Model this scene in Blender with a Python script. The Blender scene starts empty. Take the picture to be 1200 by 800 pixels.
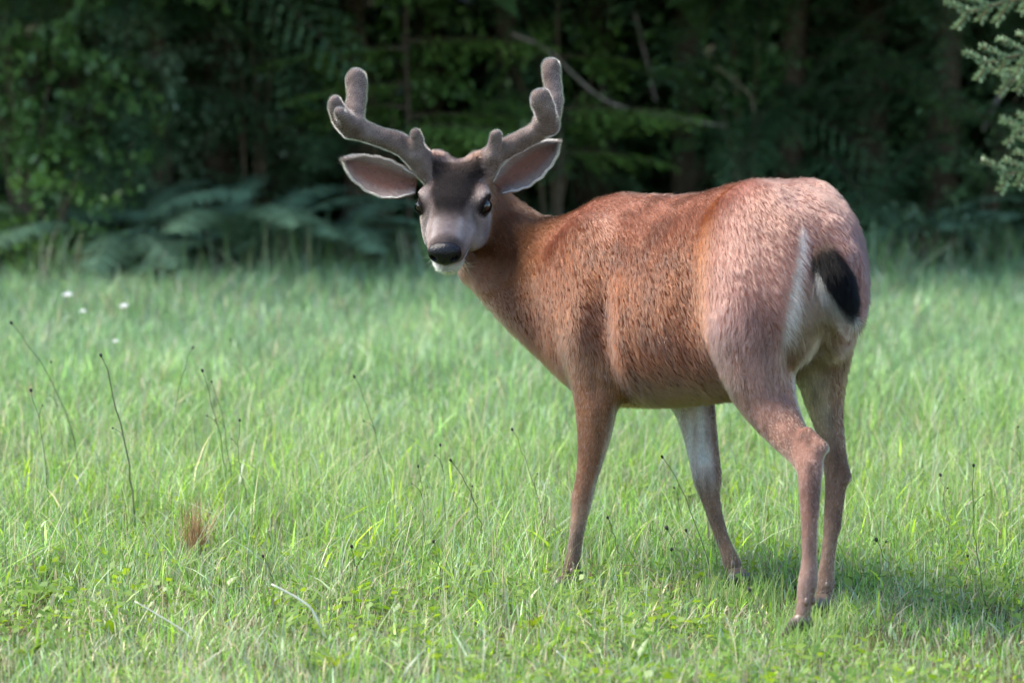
import bpy, math, random
import numpy as np
import openvdb

R = np.random.default_rng(7)
random.seed(7)
scn = bpy.context.scene
COL = scn.collection

# ------------------------------------------------------------------ camera
CAM_H = 1.22
FPX = 3200.0                       # focal length in photograph pixels (1200 wide)
PITCH = math.atan(300.0 / FPX)
cam_d = bpy.data.cameras.new("camera")
cam = bpy.data.objects.new("camera", cam_d)
COL.objects.link(cam)
cam.location = (0, 0, CAM_H)
cam.rotation_euler = (math.pi / 2 - PITCH, 0, 0)
cam_d.sensor_width = 36.0
cam_d.lens = 36.0 * FPX / 1200.0
cam_d.clip_start = 0.1
cam_d.clip_end = 600
cam_d.dof.use_dof = True
cam_d.dof.focus_distance = 6.68
cam_d.dof.aperture_fstop = 3.1
scn.camera = cam

# ------------------------------------------------------------------ sky and sun
SUN_EL, SUN_AZ = math.radians(52), math.radians(-78)     # azimuth measured from +Y (away from camera) towards +X
world = bpy.data.worlds.new("World")
scn.world = world
world.use_nodes = True
wn = world.node_tree
bg = wn.nodes["Background"]
sky = wn.nodes.new("ShaderNodeTexSky")
sky.sky_type = 'NISHITA'
sky.sun_disc = False
sky.sun_elevation = SUN_EL
sky.sun_rotation = SUN_AZ
sky.air_density = 1.25
sky.dust_density = 0.4
sky.ozone_density = 1.6
wn.links.new(sky.outputs[0], bg.inputs[0])
bg.inputs[1].default_value = 0.14

sun_d = bpy.data.lights.new("sun", 'SUN')
sun_d.energy = 3.5
sun_d.angle = math.radians(30)
sun_d.color = (1.0, 0.91, 0.77)
sun = bpy.data.objects.new("sun", sun_d)
COL.objects.link(sun)
sun.rotation_euler = (math.pi / 2 - SUN_EL, 0, math.pi - SUN_AZ)
sun.location = (6, 10, 14)

scn.view_settings.view_transform = 'Standard'
scn.view_settings.look = 'None'
scn.view_settings.exposure = 1.8
scn.view_settings.gamma = 1.0
scn.cycles.max_bounces = 7
scn.cycles.diffuse_bounces = 3
scn.cycles.glossy_bounces = 2
scn.cycles.transmission_bounces = 5
scn.cycles.transparent_max_bounces = 6
scn.cycles.caustics_reflective = False
scn.cycles.caustics_refractive = False
scn.cycles.sample_clamp_indirect = 6
scn.cycles_curves.shape = 'RIBBONS'
scn.cycles_curves.subdivisions = 2
scn.cycles.use_denoising = True

# ------------------------------------------------------------------ helpers
CAMP = np.array([0, 0, CAM_H])
FW = np.array([0, math.cos(PITCH), -math.sin(PITCH)])
UP = np.array([0, math.sin(PITCH), math.cos(PITCH)])
RT = np.array([1.0, 0, 0])


def ray(px, py):
    return FW + RT * ((px - 600) / FPX) + UP * ((400 - py) / FPX)


def at(px, py, d):
    """the place that photograph pixel shows at a distance d along the view axis"""
    return CAMP + ray(px, py) * d


def on_ground(px, py, z=0.0):
    r = ray(px, py)
    return CAMP + r * ((z - CAM_H) / r[2])


def to_px(p):
    q = np.asarray(p) - CAMP
    d = q @ FW
    return 600 + FPX * (q @ RT) / d, 400 - FPX * (q @ UP) / d, d


def unit(v):
    v = np.asarray(v, float)
    return v / (np.linalg.norm(v, axis=-1, keepdims=True) + 1e-12)


def lattice(seed):
    return np.random.default_rng(seed).random(4096)


_LAT = {}


def vnoise(p, scale, seed=0):
    """smooth value noise 0..1 at points p (N,2 or N,3)"""
    if seed not in _LAT:
        _LAT[seed] = lattice(seed)
    L = _LAT[seed]
    p = np.asarray(p, float) / scale + 1000.0
    i = np.floor(p).astype(np.int64)
    f = p - i
    f = f * f * (3 - 2 * f)
    k = p.shape[1]
    out = np.zeros(len(p))
    pr = (73856093, 19349663, 83492791)
    for c in range(2 ** k):
        h = np.zeros(len(p), np.int64)
        w = np.ones(len(p))
        for a in range(k):
            b = (c >> a) & 1
            h ^= (i[:, a] + b) * pr[a]
            w *= f[:, a] if b else 1 - f[:, a]
        out += L[h & 4095] * w
    return out


def sstep(a, b, x):
    t = np.clip((x - a) / (b - a), 0, 1)
    return t * t * (3 - 2 * t)


def link(o, parent=None, **props):
    COL.objects.link(o)
    if parent is not None:
        o.parent = parent
    for k, v in props.items():
        if v is not None:
            o[k] = v
    return o


def np_mesh(name, V, F, mat=None, parent=None, smooth=True, tint=None, **props):
    """V (N,3); F: one (M,k) array or a list of them"""
    me = bpy.data.meshes.new(name)
    Fs = F if isinstance(F, list) else [F]
    Fs = [np.asarray(f, np.int32) for f in Fs if len(f)]
    V = np.asarray(V, np.float32)
    me.vertices.add(len(V))
    me.vertices.foreach_set("co", V.ravel())
    nl = sum(f.size for f in Fs)
    nf = sum(len(f) for f in Fs)
    me.loops.add(nl)
    me.loops.foreach_set("vertex_index", np.concatenate([f.ravel() for f in Fs]))
    me.polygons.add(nf)
    starts, o = [], 0
    for f in Fs:
        starts.append(o + np.arange(len(f)) * f.shape[1])
        o += f.size
    me.polygons.foreach_set("loop_start", np.concatenate(starts).astype(np.int32))
    me.polygons.foreach_set("use_smooth", np.full(nf, smooth))
    if tint is not None:
        a = me.attributes.new("tint", 'FLOAT_COLOR', 'POINT')
        t = np.ones((len(V), 4), np.float32)
        t[:, :3] = tint
        a.data.foreach_set("color", t.ravel())
    me.update(calc_edges=True)
    me.validate()
    if mat:
        me.materials.append(mat)
    ob = bpy.data.objects.new(name, me)
    return link(ob, parent, **props)


def empty(name, loc, label=None, category=None, group=None):
    e = bpy.data.objects.new(name, None)
    e.empty_display_size = 0.1
    e.location = loc
    return link(e, None, label=label, category=category, group=group)


class Mesh:
    """collects vertices, faces and a colour for each vertex"""
    def __init__(self):
        self.V, self.Q, self.T, self.C, self.n = [], [], [], [], 0

    def add(self, V, Q=None, T=None, c=(1, 1, 1)):
        V = np.asarray(V, float)
        self.V.append(V)
        self.C.append(np.broadcast_to(np.asarray(c, float), V.shape))
        if Q is not None and len(Q):
            self.Q.append(np.asarray(Q) + self.n)
        if T is not None and len(T):
            self.T.append(np.asarray(T) + self.n)
        self.n += len(V)

    def tube(self, pts, rad, seg=6, c=(1, 1, 1)):
        pts = np.asarray(pts, float)
        m = len(pts)
        rad = np.broadcast_to(np.asarray(rad, float), (m,))
        tan = unit(np.gradient(pts, axis=0))
        ref = np.array([0.31, 0.17, 0.93]) if abs(tan[0] @ np.array([0.31, 0.17, 0.93])) < 0.9 else np.array([1.0, 0, 0])
        a = unit(np.cross(tan, ref))
        b = np.cross(tan, a)
        th = np.arange(seg) * 2 * math.pi / seg
        ring = a[:, None] * np.cos(th)[None, :, None] + b[:, None] * np.sin(th)[None, :, None]
        V = (pts[:, None] + ring * rad[:, None, None]).reshape(-1, 3)
        i = np.arange(m - 1)[:, None] * seg
        j = np.arange(seg)[None]
        k = (j + 1) % seg
        Q = np.stack([i + j, i + k, i + seg + k, i + seg + j], -1).reshape(-1, 4)
        V = np.vstack([V, pts[-1] + tan[-1] * rad[-1] * 0.5, pts[0]])
        T = [[(m - 1) * seg + jj, (m - 1) * seg + (jj + 1) % seg, m * seg] for jj in range(seg)]
        T += [[(jj + 1) % seg, jj, m * seg + 1] for jj in range(seg)]
        self.add(V, Q, T, c)

    def blob(self, c0, r, c=(1, 1, 1), nu=8, nv=6, axes=None, jit=0.0):
        u = np.arange(nu) * 2 * math.pi / nu
        v = (np.arange(1, nv) / nv) * math.pi
        V = np.stack([np.outer(np.sin(v), np.cos(u)), np.outer(np.sin(v), np.sin(u)), np.outer(np.cos(v), np.ones(nu))], -1).reshape(-1, 3)
        V = np.vstack([V, [0, 0, 1], [0, 0, -1]])
        if jit:
            V = V * (1 + R.uniform(-jit, jit, (len(V), 1)))
        V = V * np.asarray(r, float)
        if axes is not None:
            V = V @ np.asarray(axes)
        Q = [[i * nu + j, (i + 1) * nu + j, (i + 1) * nu + (j + 1) % nu, i * nu + (j + 1) % nu] for i in range(nv - 2) for j in range(nu)]
        n = (nv - 1) * nu
        T = [[n, j, (j + 1) % nu] for j in range(nu)] + [[n + 1, (nv - 2) * nu + (j + 1) % nu, (nv - 2) * nu + j] for j in range(nu)]
        self.add(V + np.asarray(c0), Q, T, c)

    def build(self, name, mat, parent=None, smooth=True, **props):
        V = np.vstack(self.V)
        F = []
        if self.Q:
            F.append(np.vstack(self.Q))
        if self.T:
            F.append(np.vstack(self.T))
        return np_mesh(name, V, F, mat, parent, smooth, np.vstack(self.C), **props)


def bez(p0, p1, p2, n):
    t = np.linspace(0, 1, n)[:, None]
    return (1 - t) ** 2 * np.asarray(p0) + 2 * t * (1 - t) * np.asarray(p1) + t * t * np.asarray(p2)


# ------------------------------------------------------------------ materials
def material(name):
    m = bpy.data.materials.new(name)
    m.use_nodes = True
    nt = m.node_tree
    for n in list(nt.nodes):
        nt.nodes.remove(n)
    out = nt.nodes.new("ShaderNodeOutputMaterial")
    return m, nt, out


def N(nt, kind, **kw):
    n = nt.nodes.new(kind)
    for k, v in kw.items():
        if k in n.inputs:
            n.inputs[k].default_value = v
        else:
            setattr(n, k, v)
    return n


def mat_tint(name, rough=0.6, spec=0.4, transl=0.0, noise=0.0, nscale=60.0, bump=0.0, gain=1.0, sheen=0.0):
    """vertex colour 'tint' x fine noise, with optional light passing through thin leaves"""
    m, nt, out = material(name)
    at_ = N(nt, "ShaderNodeAttribute", attribute_name="tint")
    col = at_.outputs["Color"]
    tex = N(nt, "ShaderNodeTexNoise", Scale=nscale, Detail=4.0)
    geo = N(nt, "ShaderNodeTexCoord")
    nt.links.new(geo.outputs["Object"], tex.inputs["Vector"])
    if noise:
        mr = N(nt, "ShaderNodeMapRange")
        mr.inputs[1].default_value, mr.inputs[2].default_value = 0.3, 0.7
        mr.inputs[3].default_value, mr.inputs[4].default_value = 1 - noise, 1 + noise
        nt.links.new(tex.outputs["Fac"], mr.inputs[0])
        mx = N(nt, "ShaderNodeVectorMath", operation='SCALE')
        nt.links.new(col, mx.inputs[0])
        nt.links.new(mr.outputs[0], mx.inputs["Scale"])
        col = mx.outputs[0]
    p = N(nt, "ShaderNodeBsdfPrincipled", Roughness=rough)
    p.inputs["Specular IOR Level"].default_value = spec
    p.inputs["Sheen Weight"].default_value = sheen
    nt.links.new(col, p.inputs["Base Color"])
    if bump:
        b = N(nt, "ShaderNodeBump", Strength=bump, Distance=0.01)
        nt.links.new(tex.outputs["Fac"], b.inputs["Height"])
        nt.links.new(b.outputs[0], p.inputs["Normal"])
    sh = p.outputs[0]
    if transl:
        t = N(nt, "ShaderNodeBsdfTranslucent")
        hs = N(nt, "ShaderNodeHueSaturation", Hue=0.485, Saturation=1.15, Value=1.25)
        nt.links.new(col, hs.inputs["Color"])
        nt.links.new(hs.outputs[0], t.inputs["Color"])
        mix = N(nt, "ShaderNodeMixShader", Fac=transl)
        nt.links.new(p.outputs[0], mix.inputs[1])
        nt.links.new(t.outputs[0], mix.inputs[2])
        sh = mix.outputs[0]
    nt.links.new(sh, out.inputs["Surface"])
    return m


def mat_hair(name, rough=0.20, radial=0.28, ior=1.5):
    m, nt, out = material(name)
    a = N(nt, "ShaderNodeAttribute", attribute_name="tint")
    h = N(nt, "ShaderNodeBsdfHairPrincipled")
    h.model = 'CHIANG'
    h.parametrization = 'COLOR'
    h.inputs["Roughness"].default_value = rough
    h.inputs["Radial Roughness"].default_value = radial
    h.inputs["IOR"].default_value = ior
    h.inputs["Random Roughness"].default_value = 0.2
    nt.links.new(a.outputs["Color"], h.inputs["Color"])
    nt.links.new(h.outputs[0], out.inputs["Surface"])
    return m


M_HAIR = mat_hair("deer_hair")
M_HAIR_DARK = mat_hair("dark_hair", ior=1.16)
M_SKIN = mat_tint("deer_skin", rough=0.9, spec=0.05, noise=0.15, nscale=90)
M_HORN = mat_tint("hoof_horn", rough=0.45, spec=0.5, noise=0.2, nscale=40, bump=0.2)
M_NOSE = mat_tint("nose_leather", rough=0.24, spec=0.22, noise=0.25, nscale=260, bump=0.3)
M_EYE = mat_tint("eye_wet", rough=0.05, spec=0.5)

# ================================================================== the deer
TH = math.radians(52)
HD = np.array([-math.cos(TH), math.sin(TH), 0.0])      # heading of the body: left and away
LF = np.array([-math.sin(TH), -math.cos(TH), 0.0])     # the deer's own left: towards the camera
ZZ = np.array([0, 0, 1.0])
TAIL = at(962, 278, 6.2)
B0 = np.array([TAIL[0], TAIL[1], 0.0])


def body_pt(s, l, z):
    return B0 + HD * s + LF * l + ZZ * z


# head frame: a along the face to the nose, b to the picture's right, c out of the forehead
H_POLL = at(539, 206, 6.96)
H_NOSE = at(517, 300, 6.69)
HA = unit(H_NOSE - H_POLL)
HB = -unit(np.cross(HA, ZZ))
HC = np.cross(HA, HB)
if HC[2] < 0:
    HC = -HC


HS = 1.09       # size of this head against the measures below


def head_pt(a, b, c):
    return H_POLL + (HA * a + HB * b + HC * c) * HS


class Field:
    """a signed distance field on a grid, smooth unions of simple bodies"""
    def __init__(self, lo, hi, h):
        self.lo, self.h = np.asarray(lo, float), h
        self.n = np.ceil((np.asarray(hi) - self.lo) / h).astype(int) + 1
        self.D = np.full(self.n, 0.5, np.float32)

    def box(self, lo, hi):
        i0 = np.clip(np.floor((np.asarray(lo) - self.lo) / self.h).astype(int), 0, self.n)
        i1 = np.clip(np.ceil((np.asarray(hi) - self.lo) / self.h).astype(int) + 1, 0, self.n)
        sl = tuple(slice(a, b) for a, b in zip(i0, i1))
        ax = [(np.arange(a, b) * self.h + o).astype(np.float32) for a, b, o in zip(i0, i1, self.lo)]
        return sl, np.meshgrid(*ax, indexing='ij', sparse=True)

    def join(self, sl, d, k):
        o = self.D[sl]
        if k <= 0:
            self.D[sl] = np.minimum(o, d)
            return
        h = np.maximum(k - np.abs(o - d), 0) / k
        self.D[sl] = np.minimum(o, d) - h * h * k * 0.25

    def cut(self, sl, d, k):
        o = self.D[sl]
        d = -d
        h = np.maximum(k - np.abs(o - d), 0) / k
        self.D[sl] = np.maximum(o, d) + h * h * k * 0.25

    def cone(self, p, q, r1, r2, k=0.03, op='join'):
        p, q = np.asarray(p, float), np.asarray(q, float)
        rm = max(r1, r2) + k + 0.03
        sl, (X, Y, Z) = self.box(np.minimum(p, q) - rm, np.maximum(p, q) + rm)
        e = (q - p).astype(np.float32)
        L2 = float(e @ e)
        t = np.clip(((X - p[0]) * e[0] + (Y - p[1]) * e[1] + (Z - p[2]) * e[2]) / L2, 0, 1)
        d = np.sqrt((X - p[0] - e[0] * t) ** 2 + (Y - p[1] - e[1] * t) ** 2 + (Z - p[2] - e[2] * t) ** 2) - (r1 + (r2 - r1) * t)
        (self.join if op == 'join' else self.cut)(sl, d.astype(np.float32), k)

    def chain(self, pts, k=0.03, dens=4, soft=2):
        """one smooth limb through the points, joined to the rest with a fillet k"""
        A = np.array([list(p) + [r] for p, r in pts])
        if len(A) > 2 and dens > 1:
            u = np.linspace(0, len(A) - 1, dens * (len(A) - 1) + 1)
            A = np.stack([np.interp(u, np.arange(len(A)), A[:, i]) for i in range(4)], -1)
            for _ in range(soft):
                A[1:-1] = (A[:-2] + 2 * A[1:-1] + A[2:]) / 4
        rm = A[:, 3].max() + k + .03
        sl, _ = self.box(A[:, :3].min(0) - rm, A[:, :3].max(0) + rm)
        own = Field(self.lo + np.array([s_.start for s_ in sl]) * self.h, self.lo + np.array([s_.stop - 1 for s_ in sl]) * self.h, self.h)
        own.D = np.full(self.D[sl].shape, .5, np.float32)
        own.n = np.array(own.D.shape)
        for a, b in zip(A[:-1], A[1:]):
            own.cone(a[:3], b[:3], a[3], b[3], 0)
        self.join(sl, own.D, k)

    def ball(self, c, r, axes=None, k=0.03, op='join'):
        c, r = np.asarray(c, float), np.asarray(r, float)
        rm = r.max() + k + 0.03
        sl, (X, Y, Z) = self.box(c - rm, c + rm)
        A = np.eye(3) if axes is None else np.asarray(axes)
        q = [((X - c[0]) * A[i][0] + (Y - c[1]) * A[i][1] + (Z - c[2]) * A[i][2]) for i in range(3)]
        k0 = np.sqrt(sum((q[i] / r[i]) ** 2 for i in range(3)))
        k1 = np.sqrt(sum((q[i] / r[i] ** 2) ** 2 for i in range(3)))
        d = k0 * (k0 - 1) / np.maximum(k1, 1e-6)
        (self.join if op == 'join' else self.cut)(sl, d.astype(np.float32), k)

    def sample(self, P, A=None):
        A = self.D if A is None else A
        q = (P - self.lo) / self.h
        i = np.clip(np.floor(q).astype(int), 0, self.n - 2)
        f = np.clip(q - i, 0, 1)
        out = 0
        for c in range(8):
            o = np.array([(c >> a) & 1 for a in range(3)])
            w = np.prod(np.where(o, f, 1 - f), axis=1)
            j = i + o
            out = out + A[j[:, 0], j[:, 1], j[:, 2]] * w
        return out

    def normal(self, P, e=None):
        e = e or self.h * 1.2
        g = [self.sample(P + v * e) - self.sample(P - v * e) for v in np.eye(3)]
        return unit(np.stack(g, -1))

    def mesh(self):
        g = openvdb.FloatGrid(0.5)
        g.copyFromArray(self.D.astype(np.float32))
        pts, quads = g.convertToQuads(isovalue=0.0)
        V = np.asarray(pts, float) * self.h + self.lo
        Q = np.asarray(quads, np.int64)
        q = V[Q[:, :3]]
        fn = np.cross(q[:, 1] - q[:, 0], q[:, 2] - q[:, 0])
        if (fn * self.normal(V[Q].mean(1))).sum(1).mean() < 0:
            Q = Q[:, ::-1]
        return V, Q


# ---------------------------------------------------------------- body surface
PXM = lambda px, d: px * d / FPX
ST = np.array([  # s, top, bottom, half width
    [-.10, .86, .66, .05], [-.05, .925, .70, .074], [0.0, .965, .64, .104], [.08, .998, .57, .138], [.18, 1.0, .51, .158],
    [.3, .985, .480, .168], [.4, .962, .464, .175], [.5, .953, .446, .180], [.6, .953, .436, .178],
    [.70, .953, .432, .168], [.78, .938, .445, .15], [.86, .90, .49, .125], [.93, .86, .545, .095], [.99, .81, .61, .05]])
body = Field((-.42, 5.80, -.03), (1.02, 7.22, 1.09), 0.0068)

sl, (X, Y, Z) = body.box((-.2, 5.9, .35), (1.0, 7.2, 1.08))
S_ = (X - B0[0]) * HD[0] + (Y - B0[1]) * HD[1]
L_ = (X - B0[0]) * LF[0] + (Y - B0[1]) * LF[1]
top = np.interp(S_, ST[:, 0], ST[:, 1])
bot = np.interp(S_, ST[:, 0], ST[:, 2])
wid = np.interp(S_, ST[:, 0], ST[:, 3])
zc, hh = (top + bot) / 2, (top - bot) / 2
tz = (Z - zc) / hh
wz = wid * (1.0 - 0.16 * np.clip(tz, -1, 1) + 0.0 * tz)
rho = np.sqrt((np.abs(L_) / wz) ** 2 + np.abs(tz) ** 2.15)
d = (rho - 1) * np.minimum(wid, hh) * 0.9
over = np.maximum(np.maximum(S_ - .99, -.10 - S_), 0)
body.join(sl, (np.where(over > 0, np.maximum(d, 0) + over, d)).astype(np.float32), 0.0)


def leg(rows, k=0.03):
    """rows of (px, py, depth, radius in px)"""
    pts = [(at(x, y, dd), PXM(r, dd) * (.92 if r < 17 else 1.0)) for x, y, dd, r in rows]
    body.chain(pts, k)
    return pts


BX = np.array([HD, LF, ZZ])
# haunches
for sgn in (1, -1):
    body.ball(body_pt(.13, sgn * .085 - .002, .80), (.155, .076, .20), BX, 0.05)
    body.ball(body_pt(.015, sgn * .060 + .006, .76), (.075, .052, .16), BX, 0.05)
    # shoulders
    body.ball(body_pt(.70, sgn * .105, .69), (.13, .062, .21), BX, 0.05)
LHL = leg([(893, 335, 6.27, 58), (883, 385, 6.25, 52), (888, 435, 6.235, 42), (900, 472, 6.215, 32), (919, 503, 6.17, 24),
           (938, 526, 6.11, 19), (949, 545, 6.06, 16.5), (948, 570, 6.04, 13), (948.5, 610, 6.02, 10.5), (948.5, 655, 6.01, 9.2),
           (947, 682, 6.0, 13), (943, 703, 5.995, 9.8), (940, 726, 5.99, 9.4)])
body.cone(at(946, 506, 6.09), at(963, 524, 6.065), .013, .0155, 0.018)       # point of the hock
body.cone(at(957, 524, 6.07), at(954, 600, 6.03), .014, .009, 0.012)        # tendon
RHL = leg([(958, 345, 6.33, 43), (961, 390, 6.34, 39), (962, 430, 6.36, 31), (966, 470, 6.38, 22), (974, 510, 6.385, 16.5),
           (979, 545, 6.38, 15), (980, 565, 6.375, 13.8), (976, 592, 6.365, 10.5), (973, 630, 6.35, 9.2), (969, 662, 6.34, 9.0),
           (967, 684, 6.33, 12), (964, 703, 6.32, 9.0)])
body.cone(at(984, 535, 6.37), at(990, 558, 6.36), .012, .016, 0.012)
body.cone(at(987, 555, 6.36), at(981, 620, 6.345), .011, .008, 0.012)
LFL = leg([(712, 330, 6.70, 50), (706, 385, 6.68, 46), (701, 430, 6.665, 34), (699, 470, 6.66, 25.5), (697, 507, 6.66, 20), (691.5, 541, 6.655, 16),
           (686, 566, 6.65, 13), (682, 584, 6.645, 14), (679, 604, 6.64, 10.5), (675, 630, 6.63, 9.0), (671.5, 655, 6.625, 9.2),
           (669, 668, 6.62, 11.5), (666, 681, 6.61, 8.6)])
RFL = leg([(800, 415, 6.74, 34), (808, 455, 6.73, 28), (815, 482, 6.72, 23), (821, 511, 6.71, 19.5), (826, 541, 6.70, 17.5), (829, 561, 6.69, 17),
           (831, 577, 6.685, 13), (836, 597, 6.675, 10.4), (843, 622, 6.66, 8.8), (852, 645, 6.64, 8.8), (857, 659, 6.63, 11),
           (861, 672, 6.62, 8.4)])
# hollows: behind the shoulder, in front of the thigh, between shoulder and neck, between the thighs
body.cone(body_pt(.555, .215, .84), body_pt(.575, .195, .50), .024, .030, .06, 'cut')
body.cone(body_pt(.285, .205, .90), body_pt(.262, .222, .60), .030, .030, .07, 'cut')
body.cone(body_pt(.865, .170, .86), body_pt(.845, .165, .62), .020, .020, .06, 'cut')
body.cone(at(945, 345, 6.03), at(931, 455, 6.12), .020, .040, .045, 'cut')
# neck
NK = [(at(706, 345, 6.84), .165), (at(658, 328, 6.92), .138), (at(618, 302, 6.99), .110), (at(588, 268, 7.02), .084), (at(563, 236, 7.01), .064), (at(545, 222, 6.97), .058)]
body.chain(NK, 0.07)
body.chain([(at(684, 396, 6.82), .092), (at(622, 356, 6.92), .086), (at(563, 312, 6.985), .056)], .05)
# head
HX = np.array([HA, HB, HC])
body.ball(head_pt(.045, 0, -.022), (0.0927, 0.0719, 0.0741), HX, 0.035)
body.ball(head_pt(.110, 0, -.022), (0.0818, 0.0860, 0.0654), HX, 0.025)
for sg in (1, -1):
    body.ball(head_pt(.100, sg * .066, .006), (0.0458, 0.0218, 0.0240), HX, 0.018)
    body.ball(head_pt(.120, sg * .046, -.062), (0.0763, 0.0327, 0.0458), HX, 0.025)
    body.cone(head_pt(.02, sg * .035, .01), head_pt(.0, sg * .052, .03), 0.0371, 0.0349, 0.03)     # pedicles
    body.ball(head_pt(.118, sg * .085, -.004), (0.0283, 0.0131, 0.0196), HX, 0.012, 'cut')
    body.cone(head_pt(.19, sg * .028, -.03), head_pt(.246, sg * .019, -.036), 0.0290, 0.0255, 0.02)
body.cone(head_pt(.14, 0, -.02), head_pt(.245, 0, -.022), 0.0540, 0.0360, 0.025)
body.cone(head_pt(.08, 0, -.085), head_pt(.240, 0, -.060), 0.0523, 0.0260, 0.03)
body.ball(head_pt(.252, 0, -.072), (0.0240, 0.0262, 0.0185), HX, 0.012)

deer = empty("deer", tuple(B0 + HD * .4), "brown buck with velvet antlers looking back from the meadow", "deer")
DO = np.array(deer.location)

# ---------------------------------------------------------------- coat colours and lie of the hair
BONES = []          # (p, q, radius, hair direction, region)


def bone(p, q, r, dirn, region):
    BONES.append((np.asarray(p), np.asarray(q), r, unit(dirn), region))


for a, b in zip(ST[:-1], ST[1:]):
    bone(body_pt(a[0], 0, (a[1] + a[2]) / 2), body_pt(b[0], 0, (b[1] + b[2]) / 2), (a[3] + b[3]) / 2 + .03, -HD, 0)
for a, b in zip(NK[:-1], NK[1:]):
    bone(a[0], b[0], (a[1] + b[1]) / 2, (a[0] - b[0]) + np.array([0, 0, -.03]), 1)
bone(head_pt(.03, 0, -.03), head_pt(.14, 0, -.03), .065, -HA * 1.0 + HC * .1, 2)
bone(head_pt(.14, 0, -.03), head_pt(.27, 0, -.04), .045, -HA, 2)
for L, reg in ((LHL, 3), (RHL, 4), (LFL, 5), (RFL, 6)):
    for a, b in zip(L[:-1], L[1:]):
        bone(a[0], b[0], (a[1] + b[1]) / 2, (b[0] - a[0]), reg)


def weights(P, k=0.012):
    W = np.zeros((len(P), len(BONES)), np.float32)
    for i, (p, q, r, _, _) in enumerate(BONES):
        e = q - p
        t = np.clip(((P - p) @ e) / (e @ e), 0, 1)
        dd = np.linalg.norm(P - p - t[:, None] * e, axis=1) - r
        W[:, i] = dd
    W = np.exp(-(W - W.min(1, keepdims=True)) / k)
    return W / W.sum(1, keepdims=True)


BDIR = np.array([b[3] for b in BONES])
BREG = np.eye(7)[[b[4] for b in BONES]]


def mixc(a, b, t):
    return a * (1 - t[:, None]) + np.asarray(b) * t[:, None]


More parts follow.
